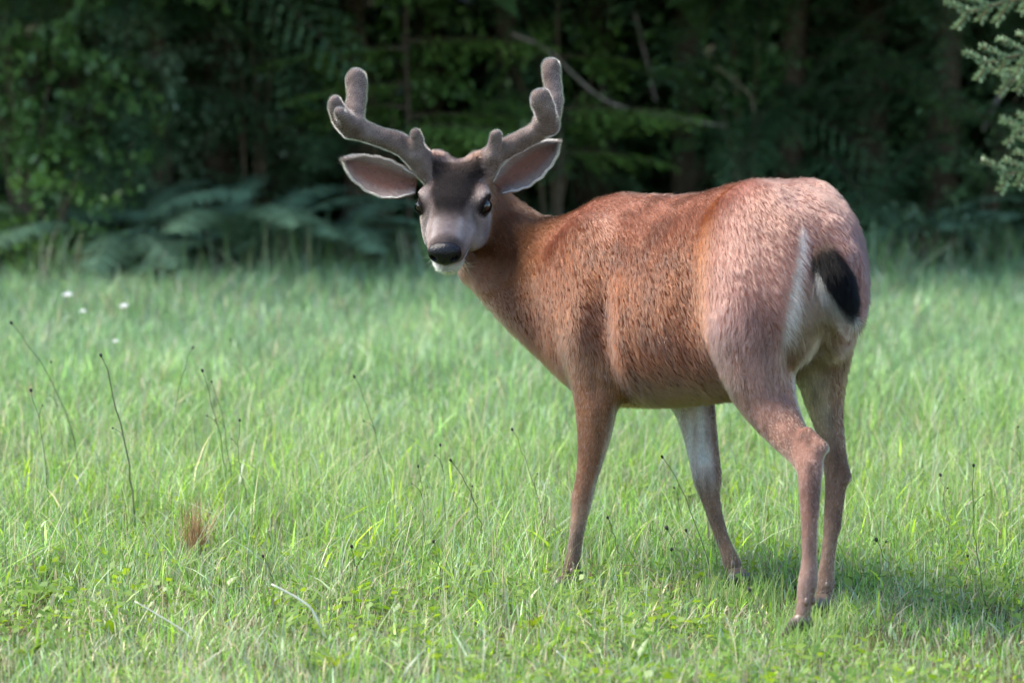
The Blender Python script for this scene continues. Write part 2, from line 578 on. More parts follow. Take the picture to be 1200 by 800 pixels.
def coat(P, NRM, W):
    """reddish summer coat: colour, length and lie of the hair at points P with outward normals NRM"""
    reg = W @ BREG
    s = (P - B0) @ HD
    l = (P - B0) @ LF
    z = P[:, 2]
    nb = vnoise(P, .085, 3)
    ns = vnoise(P, .028, 4)
    nl = NRM @ LF
    # torso
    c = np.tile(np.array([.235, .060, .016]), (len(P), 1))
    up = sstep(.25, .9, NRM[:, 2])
    c = mixc(c, (.58, .29, .22), up * .7)  # sky sheen along the back painted into upward-facing hair
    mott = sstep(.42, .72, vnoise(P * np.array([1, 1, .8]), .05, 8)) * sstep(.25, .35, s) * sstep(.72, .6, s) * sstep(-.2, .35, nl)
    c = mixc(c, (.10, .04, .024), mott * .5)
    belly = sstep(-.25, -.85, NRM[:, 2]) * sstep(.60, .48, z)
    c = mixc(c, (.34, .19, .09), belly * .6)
    sun_strip = np.exp(-((s - (.215 + .12 * (z - .7))) / .032) ** 2) * sstep(.0, .5, nl + .4 * NRM[:, 2])
    c = mixc(c, (.50, .16, .045), sun_strip * .6)  # sunlit strip before the haunch painted into the hair colour
    # haunch: skylight on it painted in as paler, rosier hair
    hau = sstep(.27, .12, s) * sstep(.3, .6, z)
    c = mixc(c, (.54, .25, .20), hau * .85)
    # rump: cream between the thighs, pale line each side of the tail
    al = np.abs(l)
    back = sstep(.25, .75, -(NRM @ HD))
    al = np.where(l < 0, al * 2.6, al)
    cream = back * sstep(.066, .04, al) * sstep(.76, .70, z) + sstep(.075, .02, al) * sstep(.66, .5, z) * sstep(.25, .1, s)
    edge = np.exp(-((al - .060) / .010) ** 2) * (.35 + .65 * (l > 0)) * sstep(.93, .88, z) * sstep(.68, .78, z) * sstep(.09, .05, s)
    qx = 600 + FPX * (P[:, 0]) / ((P - CAMP) @ FW)
    lx = np.interp(z, [.55, .62, .70, .78, .86, .92], [.600, .612, .622, .634, .648, .652])
    dl = P[:, 0] - lx
    edge = np.exp(-(dl / np.interp(z, [.5, .75, .9], [.010, .008, .006])) ** 2) * sstep(.92, .88, z) * sstep(.50, .58, z) * sstep(.12, .06, s)
    cream = sstep(-.004, .012, dl) * sstep(.16, .10, dl) * sstep(.82, .72, z) * sstep(.36, .5, z) * sstep(.16, .08, s)
    c = mixc(c, (.50, .37, .28), np.clip(cream, 0, 1) * .8)
    c = mixc(c, (1.6, 1.5, 1.42), np.clip(edge, 0, 1) * .95)
    # neck
    nk = reg[:, 1]
    cn = np.tile(np.array([.34, .145, .072]), (len(P), 1))
    px = 600 + FPX * (P @ RT) / ((P - CAMP) @ FW)
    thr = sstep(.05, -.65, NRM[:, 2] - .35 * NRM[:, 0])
    cn = mixc(cn, (.72, .47, .26), thr * .85)  # pale throat hair, with light bounced off the grass mixed into the colour
    neck_shade = np.exp(-((s - .93 - .25 * (z - .75)) / .05) ** 2) * sstep(.1, .6, nl)
    cn = mixc(cn, (.13, .07, .045), neck_shade * .35)  # shadow of the head on the neck painted as darker hair
    c = mixc(c, 0, nk) + cn * nk[:, None]
    # legs
    def legc(base, inner, low, tin):
        cl = np.tile(np.array(base), (len(P), 1))
        cl = mixc(cl, inner, tin)
        return mixc(cl, low, sstep(.30, .12, z))
    r3, r4, r5, r6 = (reg[:, i] for i in (3, 4, 5, 6))
    inn = lambda sg: sstep(.1, .8, -nl * sg)
    bk = -(NRM @ HD)
    c3 = legc((.48, .25, .19), (.9, .76, .62), (.50, .31, .25), inn(1) * sstep(.25, .4, z))
    c4 = legc((.36, .21, .15), (.7, .56, .44), (.42, .26, .19), np.clip(inn(-1), 0, 1) * sstep(.35, .5, z))
    c5 = legc((.42, .19, .10), (.9, .8, .72), (.36, .24, .17), sstep(.62, .95, bk * .7 - nl * .5))
    c6 = legc((.32, .19, .13), (1.0, .88, .82), (.34, .22, .15), sstep(-.2, .5, nl) * sstep(.20, .33, z))
    for cc, r in ((c3, r3), (c4, r4), (c5, r5), (c6, r6)):
        hi = sstep(.78, .55, z) if cc is c3 or cc is c4 else np.ones(len(P))
        w = r * np.maximum(hi, .0)
        c = c * (1 - w[:, None]) + cc * w[:, None]
    streak = vnoise(P * np.array([1, 1, .22]), .014, 14)
    c = c * (1 + ((r3 + r4 + r5 + r6) * (streak - .5) * .75))[:, None]
    foot = sstep(.10, .05, z)
    c = mixc(c, (.26, .17, .11), foot * .6)
    # head
    q = (P - H_POLL) / HS
    a, b, cc_ = q @ HA, q @ HB, q @ HC
    ab = np.abs(b)
    hd = np.maximum(reg[:, 2] * sstep(-.03, .0, a), sstep(.0, .02, a) * sstep(.01, .03, cc_) * sstep(.10, .08, ab) * (np.abs(cc_) < .12) * sstep(.33, .3, a))
    ch = np.tile(np.array([.42, .30, .265]), (len(P), 1))
    nC = NRM @ HC
    dark = sstep(.072, .042, ab + .32 * np.maximum(a - .11, 0)) * sstep(.245, .165, a + ab * .5) * sstep(.01, .05, a) * sstep(-.1, .3, nC)
    ch = mixc(ch, (.010, .009, .011), dark * .96)
    crown = sstep(.085, .03, a) * sstep(.085, .055, ab)
    ch = mixc(ch, (.060, .045, .042), crown * .85)
    bridge = np.exp(-(b / .020) ** 2) * sstep(.12, .16, a) * sstep(.2, .6, nC)
    ch = mixc(ch, (.30, .26, .28), bridge * .8 * (1 - dark))
    stripe = np.exp(-((ab - .030) / .009) ** 2) * sstep(.175, .20, a) * sstep(.27, .24, a) * sstep(.1, .5, nC)
    ch = mixc(ch, (.85, .76, .76), stripe * .5)
    side = sstep(.035, .055, ab) * sstep(.14, .17, a)
    ch = mixc(ch, (.80, .68, .66), side * .75)
    tear = np.exp(-((ab - .056) / .010) ** 2) * np.exp(-((a - .155) / .02) ** 2)
    ch = mixc(ch, (.07, .045, .04), tear * .85)
    cheek = sstep(.15, .10, a) * sstep(-.02, -.05, cc_)
    ch = mixc(ch, (.62, .47, .41), cheek * .7)
    er = np.sqrt(((a - .119) / 1.25) ** 2 + (cc_ + .002) ** 2)
    ring = np.exp(-((er - .028) / .007) ** 2) * sstep(.05, .065, ab)
    ch = mixc(ch, (.62, .48, .42), ring * .75)
    lid = sstep(.030, .022, er) * sstep(.045, .06, ab)
    ch = mixc(ch, (.03, .02, .018), lid)
    muz = sstep(.235, .255, a)
    ch = mixc(ch, (.10, .07, .065), muz * sstep(-.03, -.01, cc_) * .75)
    chin = sstep(-.052, -.066, cc_) * sstep(.19, .215, a)
    ch = mixc(ch, (1.5, 1.42, 1.35), chin * .9)
    lip = np.exp(-((cc_ + .048) / .006) ** 2) * sstep(.20, .225, a) * sstep(.3, 0, NRM @ HA - .55)
    ch = mixc(ch, (.05, .035, .03), lip * .7)
    c = c * (1 - hd[:, None]) + ch * hd[:, None]
    c = c * (0.80 + .40 * nb)[:, None] * (.88 + .24 * ns)[:, None]
    # hair lengths
    ln = np.full(len(P), .027)
    ln = ln * (1 - .25 * nk)
    ln += .012 * np.clip(edge + cream, 0, 1)
    lr = r3 + r4 + r5 + r6
    ll = np.where(z < .45, .012, np.where(z < .6, .012 + .013 * (z - .45) / .15, .027))
    ln = ln * (1 - lr) + ll * lr
    ln = ln * (1 - hd) + hd * (.010 + .010 * crown + .012 * chin + .004 * cheek - .003 * sstep(.12, .2, a) * (1 - chin))
    ln = np.maximum(ln, .004)
    # lie of the hair
    dr = W @ BDIR
    dr = dr + np.outer(reg[:, 0], [0, 0, -1]) * (0.35 + .75 * np.abs(nl))[:, None] * .8
    dr = dr + np.outer(np.clip(cream, 0, 1), [0, 0, -1.0])
    hb = sstep(.10, .16, a)
    dr = dr + hd[:, None] * (HB[None] * (np.sign(b) * .35 * sstep(0, .03, ab))[:, None])
    return c, ln, dr


HAIR_GAIN = .285


def hair(name, P, NRM, DR, LN, C, parent, rad=.00032, lift=.42, seg=5, rnd=.22, sag=.0, cv=.25, clump=0.0, lv=.4, mat=None):
    n = len(P)
    DR = DR - NRM * (DR * NRM).sum(1)[:, None]
    DR = unit(DR + R.normal(0, rnd, (n, 3)))
    lf = lift * R.uniform(1 - lv, 1 + lv * .8, n)
    d0 = unit(DR * np.cos(lf)[:, None] + NRM * np.sin(lf)[:, None])
    l = LN * R.uniform(.65, 1.25, n)
    t = np.linspace(0, 1, seg)
    pts = P[:, None] - NRM[:, None] * .002 + d0[:, None] * (l[:, None] * t)[:, :, None]
    curl = -NRM * (.34 * l * np.sin(lf))[:, None] + np.array([0, 0, -1]) * (sag * l)[:, None]
    curl = curl + R.normal(0, .06, (n, 3)) * l[:, None]
    pts = pts + curl[:, None] * (t ** 2)[None, :, None]
    if clump:
        cell = np.floor(P / clump + R.normal(0, .18, (n, 3))).astype(np.int64)
        key = (cell[:, 0] * 73856093) ^ (cell[:, 1] * 19349663) ^ (cell[:, 2] * 83492791)
        _, inv, cnt = np.unique(key, return_inverse=True, return_counts=True)
        tip = np.stack([np.bincount(inv, pts[:, -1, a]) for a in range(3)], -1) / cnt[:, None]
        pull = (tip[inv] - pts[:, -1]) * .55
        pts = pts + pull[:, None] * (t ** 1.5)[None, :, None]
        C = C * np.exp(R.normal(0, .10, len(cnt)))[inv][:, None]
    hc = bpy.data.hair_curves.new(name)
    hc.add_curves([seg] * n)
    hc.attributes["position"].data.foreach_set("vector", (pts - DO).astype(np.float32).ravel())
    ra = hc.attributes.get("radius") or hc.attributes.new("radius", 'FLOAT', 'POINT')
    prof = np.array([1.0, .95, .8, .55, .15]) if seg == 5 else np.linspace(1, .2, seg)
    ra.data.foreach_set("value", ((rad * R.uniform(.7, 1.3, n))[:, None] * prof).astype(np.float32).ravel())
    ta = hc.attributes.new("tint", 'FLOAT_COLOR', 'CURVE')
    cc = np.ones((n, 4), np.float32)
    v = np.exp(R.normal(0, cv, n))
    cc[:, :3] = np.clip(C * HAIR_GAIN * v[:, None], .004, .92)
    ta.data.foreach_set("color", cc.ravel())
    hc.materials.append(mat or M_HAIR)
    o = bpy.data.objects.new(name, hc)
    return link(o, parent, kind="stuff")


def scatter(V, Q, n, wfun=None):
    T = np.vstack([Q[:, [0, 1, 2]], Q[:, [0, 2, 3]]]) if Q.shape[1] == 4 else Q
    A, B, C = V[T[:, 0]], V[T[:, 1]], V[T[:, 2]]
    fn = np.cross(B - A, C - A)
    w = np.linalg.norm(fn, axis=1)
    if wfun is not None:
        w = w * wfun((A + B + C) / 3)
    i = R.choice(len(T), n, p=w / w.sum())
    u, v = R.random(n), R.random(n)
    f = u + v > 1
    u[f], v[f] = 1 - u[f], 1 - v[f]
    return A[i] + (B - A)[i] * u[:, None] + (C - A)[i] * v[:, None], unit(fn[i])


EYES = [head_pt(.118, sg * .0665, -.004) for sg in (-1, 1)]
NOSE_C = head_pt(.274, 0, -.026)

V, Q = body.mesh()
NV = body.normal(V)
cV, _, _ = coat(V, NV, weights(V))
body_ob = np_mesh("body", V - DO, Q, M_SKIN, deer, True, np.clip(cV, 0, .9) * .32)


def dens(P):
    z = P[:, 2]
    hdist = np.linalg.norm(P - head_pt(.12, 0, -.03), axis=1)
    return 1 + 4.5 * (hdist < .2) + 1.5 * (z < .42)


N_HAIR = 460000
P, _ = scatter(V, Q, N_HAIR, dens)
keep = (np.min([np.linalg.norm(P - e, axis=1) for e in EYES], axis=0) > .0250) & (np.linalg.norm((P - NOSE_C) / .036, axis=1) > 1) & (P[:, 2] > .02)
P = P[keep]
NP = body.normal(P)
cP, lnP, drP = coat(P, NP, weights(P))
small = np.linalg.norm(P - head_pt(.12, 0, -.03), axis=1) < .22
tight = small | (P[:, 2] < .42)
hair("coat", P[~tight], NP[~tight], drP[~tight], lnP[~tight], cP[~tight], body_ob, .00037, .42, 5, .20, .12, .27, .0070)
dk = tight & small & (cP.mean(1) < .085)
tight &= ~dk
hair("short_coat", P[tight], NP[tight], drP[tight], lnP[tight], cP[tight], body_ob, .00032, .36, 4, .18, .05, .25, .006)
hair("forehead_hair", P[dk], NP[dk], drP[dk], lnP[dk], cP[dk], body_ob, .00032, .36, 4, .18, .05, .25, .006, mat=M_HAIR_DARK)

# ---------------------------------------------------------------- tail
tf = Field((.55, 5.9, .60), (.98, 6.6, 1.0), .004)
TD = [(at(957, 280, 6.17), .026), (at(965, 306, 6.13), .035), (at(976, 327, 6.11), .040), (at(988, 347, 6.10), .029), (at(997, 364, 6.10), .009)]
tf.chain(TD, .02)
tV, tQ = tf.mesh()
tax = unit(TD[-1][0] - TD[0][0])
tside = unit(np.cross(tax, np.array([0, -1.0, 0])))
if tside[0] > 0:
    tside = -tside


def tail_col(P):
    q = P - TD[0][0]
    along, side = q @ tax, q @ tside
    depth = q @ np.array([0, 1.0, 0])
    c = np.tile(np.array([.012, .012, .015]), (len(P), 1))
    c = mixc(c, (.45, .28, .22), sstep(.045, .015, along + .1 * side))
    white = np.maximum(sstep(.028, .033, side + .10 * np.maximum(along - .11, 0)) * sstep(.070, .095, along), sstep(.186, .196, along))
    return mixc(c, (1.9, 1.8, 1.7), white)


tail_ob = np_mesh("tail", tV - DO, tQ, M_SKIN, deer, True, tail_col(tV))
P, _ = scatter(tV, tQ, 14000)
NP = tf.normal(P)
ct = tail_col(P)
wh = sstep(.2, .5, ct[:, 0])
hair("tail_hair", P, NP, np.tile(tax + np.array([0, 0, -.25]), (len(P), 1)), .035 + .02 * wh, ct, tail_ob, .00042, .26, 5, .14, .1, mat=M_HAIR_DARK)

# ---------------------------------------------------------------- antlers in velvet
ANT = {
    "l": [[(507, 204, 6.945, 15), (495, 190, 6.94, 15), (478, 173, 6.93, 13.5), (452, 163, 6.92, 11.5), (428, 155, 6.91, 12), (412, 147, 6.90, 13)],
          [(414, 146, 6.905, 12.5), (417, 130, 6.93, 11.5), (418, 108, 6.95, 11.5), (417, 92, 6.96, 11.8)],
          [(412, 148, 6.90, 12.5), (401, 140, 6.88, 11), (394, 128, 6.86, 8.5), (392, 120, 6.85, 7.5)],
          [(404, 142, 6.87, 10), (398, 133, 6.825, 6.5)],
          [(488, 181, 6.92, 9.5), (488, 168, 6.905, 8), (487, 157, 6.895, 6.6)]],
    "r": [[(561, 203, 6.93, 15), (571, 189, 6.925, 14.5), (582, 180, 6.92, 13), (604, 168, 6.91, 11), (626, 157, 6.90, 11.5), (640, 145, 6.89, 13)],
          [(642, 144, 6.895, 12.5), (649, 124, 6.92, 10.5), (648, 102, 6.945, 10.2), (645, 79, 6.96, 11)],
          [(640, 145, 6.885, 13), (640, 133, 6.86, 12.5), (636, 122, 6.84, 12.2), (633, 115, 6.83, 11.5)],
          [(578, 182, 6.90, 9), (580, 169, 6.89, 7.8), (581, 158, 6.88, 6.2)]]}
for key, chains in ANT.items():
    allp = np.array([at(x, y, dd) for ch in chains for x, y, dd, r in ch])
    af = Field(allp.min(0) - .07, allp.max(0) + .07, .0035)
    for ch in chains:
        af.chain([(at(x, y, dd), PXM(r, dd) * 1.0) for x, y, dd, r in ch], .014)
    gi = np.stack(np.meshgrid(*[np.arange(k_) for k_ in af.n], indexing='ij'), -1).reshape(-1, 3) * af.h + af.lo
    af.D += ((vnoise(gi, .022, 61) - .5) * .0065 + (vnoise(gi, .009, 62) - .5) * .0025).reshape(af.n).astype(np.float32)
    aV, aQ = af.mesh()

    def acol(P):
        n = vnoise(P, .03, 11)
        low = sstep(.075, .0, np.linalg.norm(P - at(chains[0][0][0], chains[0][0][1], 6.93), axis=1))
        c = mixc(np.tile(np.array([.21, .155, .14]), (len(P), 1)), (.38, .30, .275), n)
        return mixc(c, (.28, .20, .175), low)

    ao = np_mesh("antler", aV - DO, aQ, M_SKIN, deer, True, acol(aV) * .36)
    P, _ = scatter(aV, aQ, 46000)
    NP = af.normal(P)
    hair("velvet", P, NP, np.tile([0, 0, 1.0], (len(P), 1)) + R.normal(0, .4, (len(P), 3)), np.full(len(P), .0095), acol(P) * 4.6, ao, .00013, 1.42, 4, .3, 0, .15, 0.0, .12)

# ---------------------------------------------------------------- ears
EARS = [  # centre line and half width in photograph px along the ear
    [((488, 216), 6.950, 10), ((474, 214), 6.955, 17), ((458, 211), 6.965, 22), ((442, 206), 6.975, 22.5), ((426, 199), 6.985, 18), ((412, 192), 6.99, 11), ((404, 188), 6.995, 2)],
    [((583, 220), 6.940, 9), ((594, 211), 6.945, 16), ((606, 203), 6.955, 20.5), ((620, 193), 6.965, 21), ((634, 183), 6.975, 17), ((646, 174), 6.98, 11), ((653, 168), 6.985, 2)]]
for e, rows in enumerate(EARS):
    ctr = np.array([at(x, y, dd) for (x, y), dd, r in rows])
    hw = np.array([r * dd / FPX for _, dd, r in rows])
    tt = np.linspace(0, 1, len(rows))
    uu = np.linspace(0, 1, 22)
    cl = np.stack([np.interp(uu, tt, ctr[:, i]) for i in range(3)], -1)
    for _ in range(2):
        cl[1:-1] = (cl[:-2] + 2 * cl[1:-1] + cl[2:]) / 4
    hwi = np.interp(uu, tt, hw)
    ax = unit(np.gradient(cl, axis=0))
    acr = unit(np.cross(ax, np.array([0, 1.0, 0.0])))
    vv = np.linspace(-1, 1, 13)
    cup = .030 * (1 - .55 * uu)
    jag = 1 + .04 * np.sin(uu * 37 + e)[:, None] * (np.abs(vv) > .9)
    G = cl[:, None] + acr[:, None] * (hwi[:, None] * vv * jag)[:, :, None] + np.array([0, -1.0, 0]) * ((vv ** 2)[None] * cup[:, None] * np.minimum(1, hwi / .03)[:, None] - .016)[:, :, None]
    nu, nv = len(uu), len(vv)
    gu, gv = np.gradient(G, axis=0), np.gradient(G, axis=1)
    gn = unit(np.cross(gu, gv))
    if gn[nu // 2, nv // 2, 1] > 0:
        gn = -gn
    V1 = G.reshape(-1, 3)
    n1 = gn.reshape(-1, 3)
    V2 = V1 - n1 * .0035
    i, j = np.meshgrid(np.arange(nu - 1), np.arange(nv - 1), indexing='ij')
    q = np.stack([i * nv + j, (i + 1) * nv + j, (i + 1) * nv + j + 1, i * nv + j + 1], -1).reshape(-1, 4)
    t0 = np.cross(V1[q[:, 1]] - V1[q[:, 0]], V1[q[:, 2]] - V1[q[:, 0]])
    if (t0 * n1[q[:, 0]]).sum() < 0:
        q = q[:, ::-1]
    m = nu * nv
    rim = [k for k in range(nv)] + [k * nv + nv - 1 for k in range(1, nu)] + [(nu - 1) * nv + k for k in range(nv - 2, -1, -1)] + [k * nv for k in range(nu - 2, 0, -1)]
    rq = np.array([[rim[k], rim[(k + 1) % len(rim)], rim[(k + 1) % len(rim)] + m, rim[k] + m] for k in range(len(rim))])
    vflat = np.tile(vv, nu)
    uflat = np.repeat(uu, nv)

    def inner_c(u, v):
        c = np.tile(np.array([.13, .065, .052]), (len(u), 1))
        c = mixc(c, (.19, .15, .14), sstep(.35, .85, np.abs(v)))
        c = mixc(c, (.13, .10, .095), sstep(.6, .95, u) * .4)
        return c
    ci = inner_c(uflat, vflat)
    ear = np_mesh("ear", np.vstack([V1, V2]) - DO, [np.vstack([q, q[:, ::-1] + m, rq])], M_SKIN, deer, True, np.vstack([ci, np.tile([.2, .14, .11], (m, 1))]))

    def on_ear(n, vfun):
        u, v = R.random(n) ** .9, vfun(n)
        fi, fj = u * (nu - 1), (v + 1) / 2 * (nv - 1)
        i0, j0 = np.minimum(fi.astype(int), nu - 2), np.minimum(fj.astype(int), nv - 2)
        a, b = (fi - i0)[:, None], (fj - j0)[:, None]
        f = lambda A: A[i0, j0] * (1 - a) * (1 - b) + A[i0 + 1, j0] * a * (1 - b) + A[i0, j0 + 1] * (1 - a) * b + A[i0 + 1, j0 + 1] * a * b
        return u, v, f(G), unit(f(gn)), unit(f(np.broadcast_to(ax[:, None], G.shape))), unit(f(np.broadcast_to(acr[:, None], G.shape)))
    u, v, P, NN, AX, AC = on_ear(9000, lambda n: R.uniform(-1, 1, n))
    hair("inner_ear_hair", P, NN, AX - AC * (v * .8)[:, None], .010 + .010 * sstep(.3, .9, np.abs(v)), inner_c(u, v) * (1.0 + .35 * np.abs(v))[:, None], ear, .00026, .42, 4, .3)
    hair("outer_ear_hair", P - NN * .0035, -NN, AX, np.full(len(P), .009), np.tile([.22, .15, .115], (len(P), 1)), ear, .00030, .35, 4, .2)
    u, v, P, NN, AX, AC = on_ear(4200, lambda n: np.sign(R.uniform(-1, 1, n)) * R.uniform(.95, 1, n))
    hair("ear_fringe", P, unit(AC * v[:, None] + NN * .3), AX * .9 + NN * .1, .008 + .003 * R.random(len(P)), np.tile([1.6, 1.5, 1.45], (len(P), 1)), ear, .00026, .75, 4, .25)

# ---------------------------------------------------------------- eyes
for e, sg in zip(EYES, (-1, 1)):
    m = Mesh()
    m.blob(e - DO, (.0240, .0240, .0240), (.006, .004, .003), 24, 16)
    eye = m.build("eye", M_EYE, deer)
    # lids: skin lying over the ball, leaving an almond opening
    outw = unit(HB * sg * .78 + HC * .42 + HA * .32)
    t1 = unit(HA - outw * (HA @ outw))
    t2 = np.cross(outw, t1)
    if t2[2] < 0:
        t2 = -t2
    for way, op in ((1, 22), (-1, 27)):
        ph = np.radians(np.linspace(-88, 88, 17))
        k = np.linspace(0, 1, 6)
        e0 = np.radians(op) * np.cos(ph) ** 1.2 + .02
        el = e0[:, None] + (1.35 - e0)[:, None] * k[None]
        rr = .0240 * (1.10 - .10 * k)[None]
        Vl = (outw * (np.cos(ph)[:, None] * np.cos(el))[..., None] + t1 * (np.sin(ph)[:, None] * np.cos(el))[..., None] + t2 * way * np.sin(el)[..., None]) * rr[..., None] + (e - DO)
        i, j = np.meshgrid(np.arange(16), np.arange(5), indexing='ij')
        ql = np.stack([i * 6 + j, (i + 1) * 6 + j, (i + 1) * 6 + j + 1, i * 6 + j + 1], -1).reshape(-1, 4)
        cl_ = np.tile((np.array([.012, .010, .010]) * (1 - k)[:, None] + np.array([.10, .07, .06]) * k[:, None])[None], (17, 1, 1)).reshape(-1, 3)
        np_mesh("eyelid", Vl.reshape(-1, 3), ql, M_SKIN, eye, True, cl_)

# ---------------------------------------------------------------- nose
nf = Field(NOSE_C - .08, NOSE_C + .08, .0022)
nf.ball(NOSE_C, (.023, .0415, .028), HX, .01)
nf.ball(NOSE_C + HC * .013, (.021, .038, .016), HX, .012)
nf.cone(NOSE_C - HC * .012, NOSE_C - HC * .026 - HA * .004, .015, .009, .012)
for sg in (1, -1):
    nf.ball(NOSE_C + HB * sg * .0265 + HA * .013 - HC * .003, (.015, .0090, .0078), np.array([HA, unit(HB + HC * .5 * sg), unit(HC - HB * .5 * sg)]), .006, 'cut')
nf.cone(NOSE_C + HA * .022 - HC * .002, NOSE_C + HA * .018 - HC * .03, .0022, .002, .003, 'cut')
nV, nQ = nf.mesh()
np_mesh("nose", nV - DO, nQ, M_NOSE, deer, True, np.tile([.007, .006, .008], (len(nV), 1)))
# whiskers on the chin and lips
n = 46
P0 = np.array([head_pt(.235 + .02 * R.random(), R.choice([-1, 1]) * R.uniform(.012, .04), -.07 + R.uniform(-.01, .025)) for _ in range(n)])
hair("whiskers", P0, np.tile(-HC * .6 + HA * .3, (n, 1)), np.sign((P0 - H_POLL) @ HB)[:, None] * HB * .8 + HA * .5 - HC * .2, np.full(n, .05), np.tile([1.5, 1.4, 1.4], (n, 1)), body_ob, .0002, .9, 5, .5)

# ---------------------------------------------------------------- hooves: two toes each and the dewclaws
for L, (hx, hy) in ((LHL, (938, 752)), (RHL, (961, 727)), (LFL, (662, 702)), (RFL, (866, 695))):
    g = on_ground(hx, hy)
    tp = L[-1][0]
    hf = Field(g - np.array([.1, .1, .03]), g + np.array([.1, .1, .14]), .0035)
    for sg in (1, -1):
        c = g + LF * sg * .0145
        hf.chain([(tp + LF * sg * .006, .016), (c + ZZ * .040, .0185), (c + ZZ * .022 + HD * .010, .018), (c + ZZ * .010 + HD * .036, .008)], .008)
    hV, hQ = hf.mesh()
    hV[:, 2] = np.maximum(hV[:, 2], .001)
    up_ = sstep(.045, .07, hV[:, 2])
    np_mesh("hoof", hV - DO, hQ, M_HORN, deer, True, mixc(np.tile([.035, .028, .024], (len(hV), 1)), (.13, .085, .06), up_))
    for sg in (1, -1):
        m = Mesh()
        m.blob(L[-2][0] - HD * .016 + LF * sg * .010 - DO, (.006, .006, .010), (.10, .065, .05), 8, 6)
        m.build("dewclaw", M_HORN, deer)
print("DEER projections eyes", [tuple(round(float(v), 1) for v in to_px(e)) for e in EYES], "nose", to_px(NOSE_C), "mesh", len(V))

# ================================================================== ground
def mat_ground():
    m, nt, out = material("meadow_soil")
    tc = N(nt, "ShaderNodeTexCoord")
    n1 = N(nt, "ShaderNodeTexNoise", Scale=1.6, Detail=6.0)
    n2 = N(nt, "ShaderNodeTexNoise", Scale=38.0, Detail=6.0, Roughness=0.7)
    for n in (n1, n2):
        nt.links.new(tc.outputs["Object"], n.inputs["Vector"])
    r1 = N(nt, "ShaderNodeValToRGB")
    r1.color_ramp.elements[0].position, r1.color_ramp.elements[0].color = .35, (.050, .070, .022, 1)
    r1.color_ramp.elements[1].position, r1.color_ramp.elements[1].color = .65, (.085, .078, .040, 1)
    r2 = N(nt, "ShaderNodeValToRGB")
    r2.color_ramp.elements[0].position, r2.color_ramp.elements[0].color = .3, (.5, .45, .4, 1)
    r2.color_ramp.elements[1].position, r2.color_ramp.elements[1].color = .7, (1.3, 1.25, 1.1, 1)
    nt.links.new(n1.outputs["Fac"], r1.inputs[0])
    nt.links.new(n2.outputs["Fac"], r2.inputs[0])
    mx = N(nt, "ShaderNodeMix", data_type='RGBA', blend_type='MULTIPLY')
    mx.inputs[0].default_value = 1
    nt.links.new(r1.outputs[0], mx.inputs[6])
    nt.links.new(r2.outputs[0], mx.inputs[7])
    p = N(nt, "ShaderNodeBsdfPrincipled", Roughness=.95)
    p.inputs["Specular IOR Level"].default_value = .1
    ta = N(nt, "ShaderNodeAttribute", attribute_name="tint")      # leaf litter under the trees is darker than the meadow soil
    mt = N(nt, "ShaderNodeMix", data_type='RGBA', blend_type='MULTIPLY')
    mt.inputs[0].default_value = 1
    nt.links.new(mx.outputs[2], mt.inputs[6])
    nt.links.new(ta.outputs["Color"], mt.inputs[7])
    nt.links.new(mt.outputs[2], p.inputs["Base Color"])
    b = N(nt, "ShaderNodeBump", Strength=.6, Distance=.02)
    nt.links.new(n2.outputs["Fac"], b.inputs["Height"])
    nt.links.new(b.outputs[0], p.inputs["Normal"])
    nt.links.new(p.outputs[0], out.inputs["Surface"])
    return m


gx = np.concatenate([np.linspace(-160, -10, 12), np.linspace(-9, 9, 73), np.linspace(10, 160, 12)])
gy = np.concatenate([np.linspace(-120, 2, 10), np.linspace(3, 26, 93), np.linspace(28, 220, 24)])


def ground_z(x, y):
    p = np.stack([x, y], -1)
    near = np.exp(-(((x - .35) / 1.0) ** 2 + ((y - 6.4) / .9) ** 2))
    bumps = (vnoise(p, 1.7, 21) - .5) * .05 * (1 - near)
    return bumps * (y < 26) - .012 * 0 + np.maximum(y - 30, 0) * .33


GX, GY = np.meshgrid(gx, gy, indexing='ij')
GZ = ground_z(GX.ravel(), GY.ravel())
i, j = np.meshgrid(np.arange(len(gx) - 1), np.arange(len(gy) - 1), indexing='ij')
k = len(gy)
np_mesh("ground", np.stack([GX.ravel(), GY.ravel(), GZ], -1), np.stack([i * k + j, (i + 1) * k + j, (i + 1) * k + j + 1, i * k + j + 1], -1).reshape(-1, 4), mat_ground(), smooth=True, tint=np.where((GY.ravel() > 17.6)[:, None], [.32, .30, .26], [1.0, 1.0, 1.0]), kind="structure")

# ================================================================== grass
M_GRASS = mat_tint("grass_blade", rough=.42, spec=.5, transl=.5)
M_DRY = mat_tint("dry_straw", rough=.6, spec=.3, transl=.15)


def blades(P, h, w, az, lean, face, C, levels=(0, .38, .72, 1.0), bend=1.8):
    n = len(P)
    t = np.array(levels)
    L = np.stack([np.cos(az), np.sin(az), np.zeros(n)], -1)
    S = np.stack([np.cos(face), np.sin(face), np.zeros(n)], -1)
    ctr = P[:, None] + ZZ * (h[:, None] * (t - .35 * (lean / (1 + lean))[:, None] * t ** 2))[:, :, None] + L[:, None] * (h * lean)[:, None, None] * (t ** bend)[None, :, None]
    prof = np.array([.75, 1.0, .7, 0])[:len(t)]
    Lf, Rt = ctr - S[:, None] * (w[:, None] * prof / 2)[:, :, None], ctr + S[:, None] * (w[:, None] * prof / 2)[:, :, None]
    V = np.concatenate([Lf[:, :3], Rt[:, :3], ctr[:, 3:]], 1)          # 7 per blade
    b = (np.arange(n) * 7)[:, None]
    Q = np.concatenate([b + [0, 3, 4, 1], b + [1, 4, 5, 2]])
    T = b + [2, 5, 6]
    return V.reshape(-1, 3), Q, T, np.repeat(C, 7, 0)


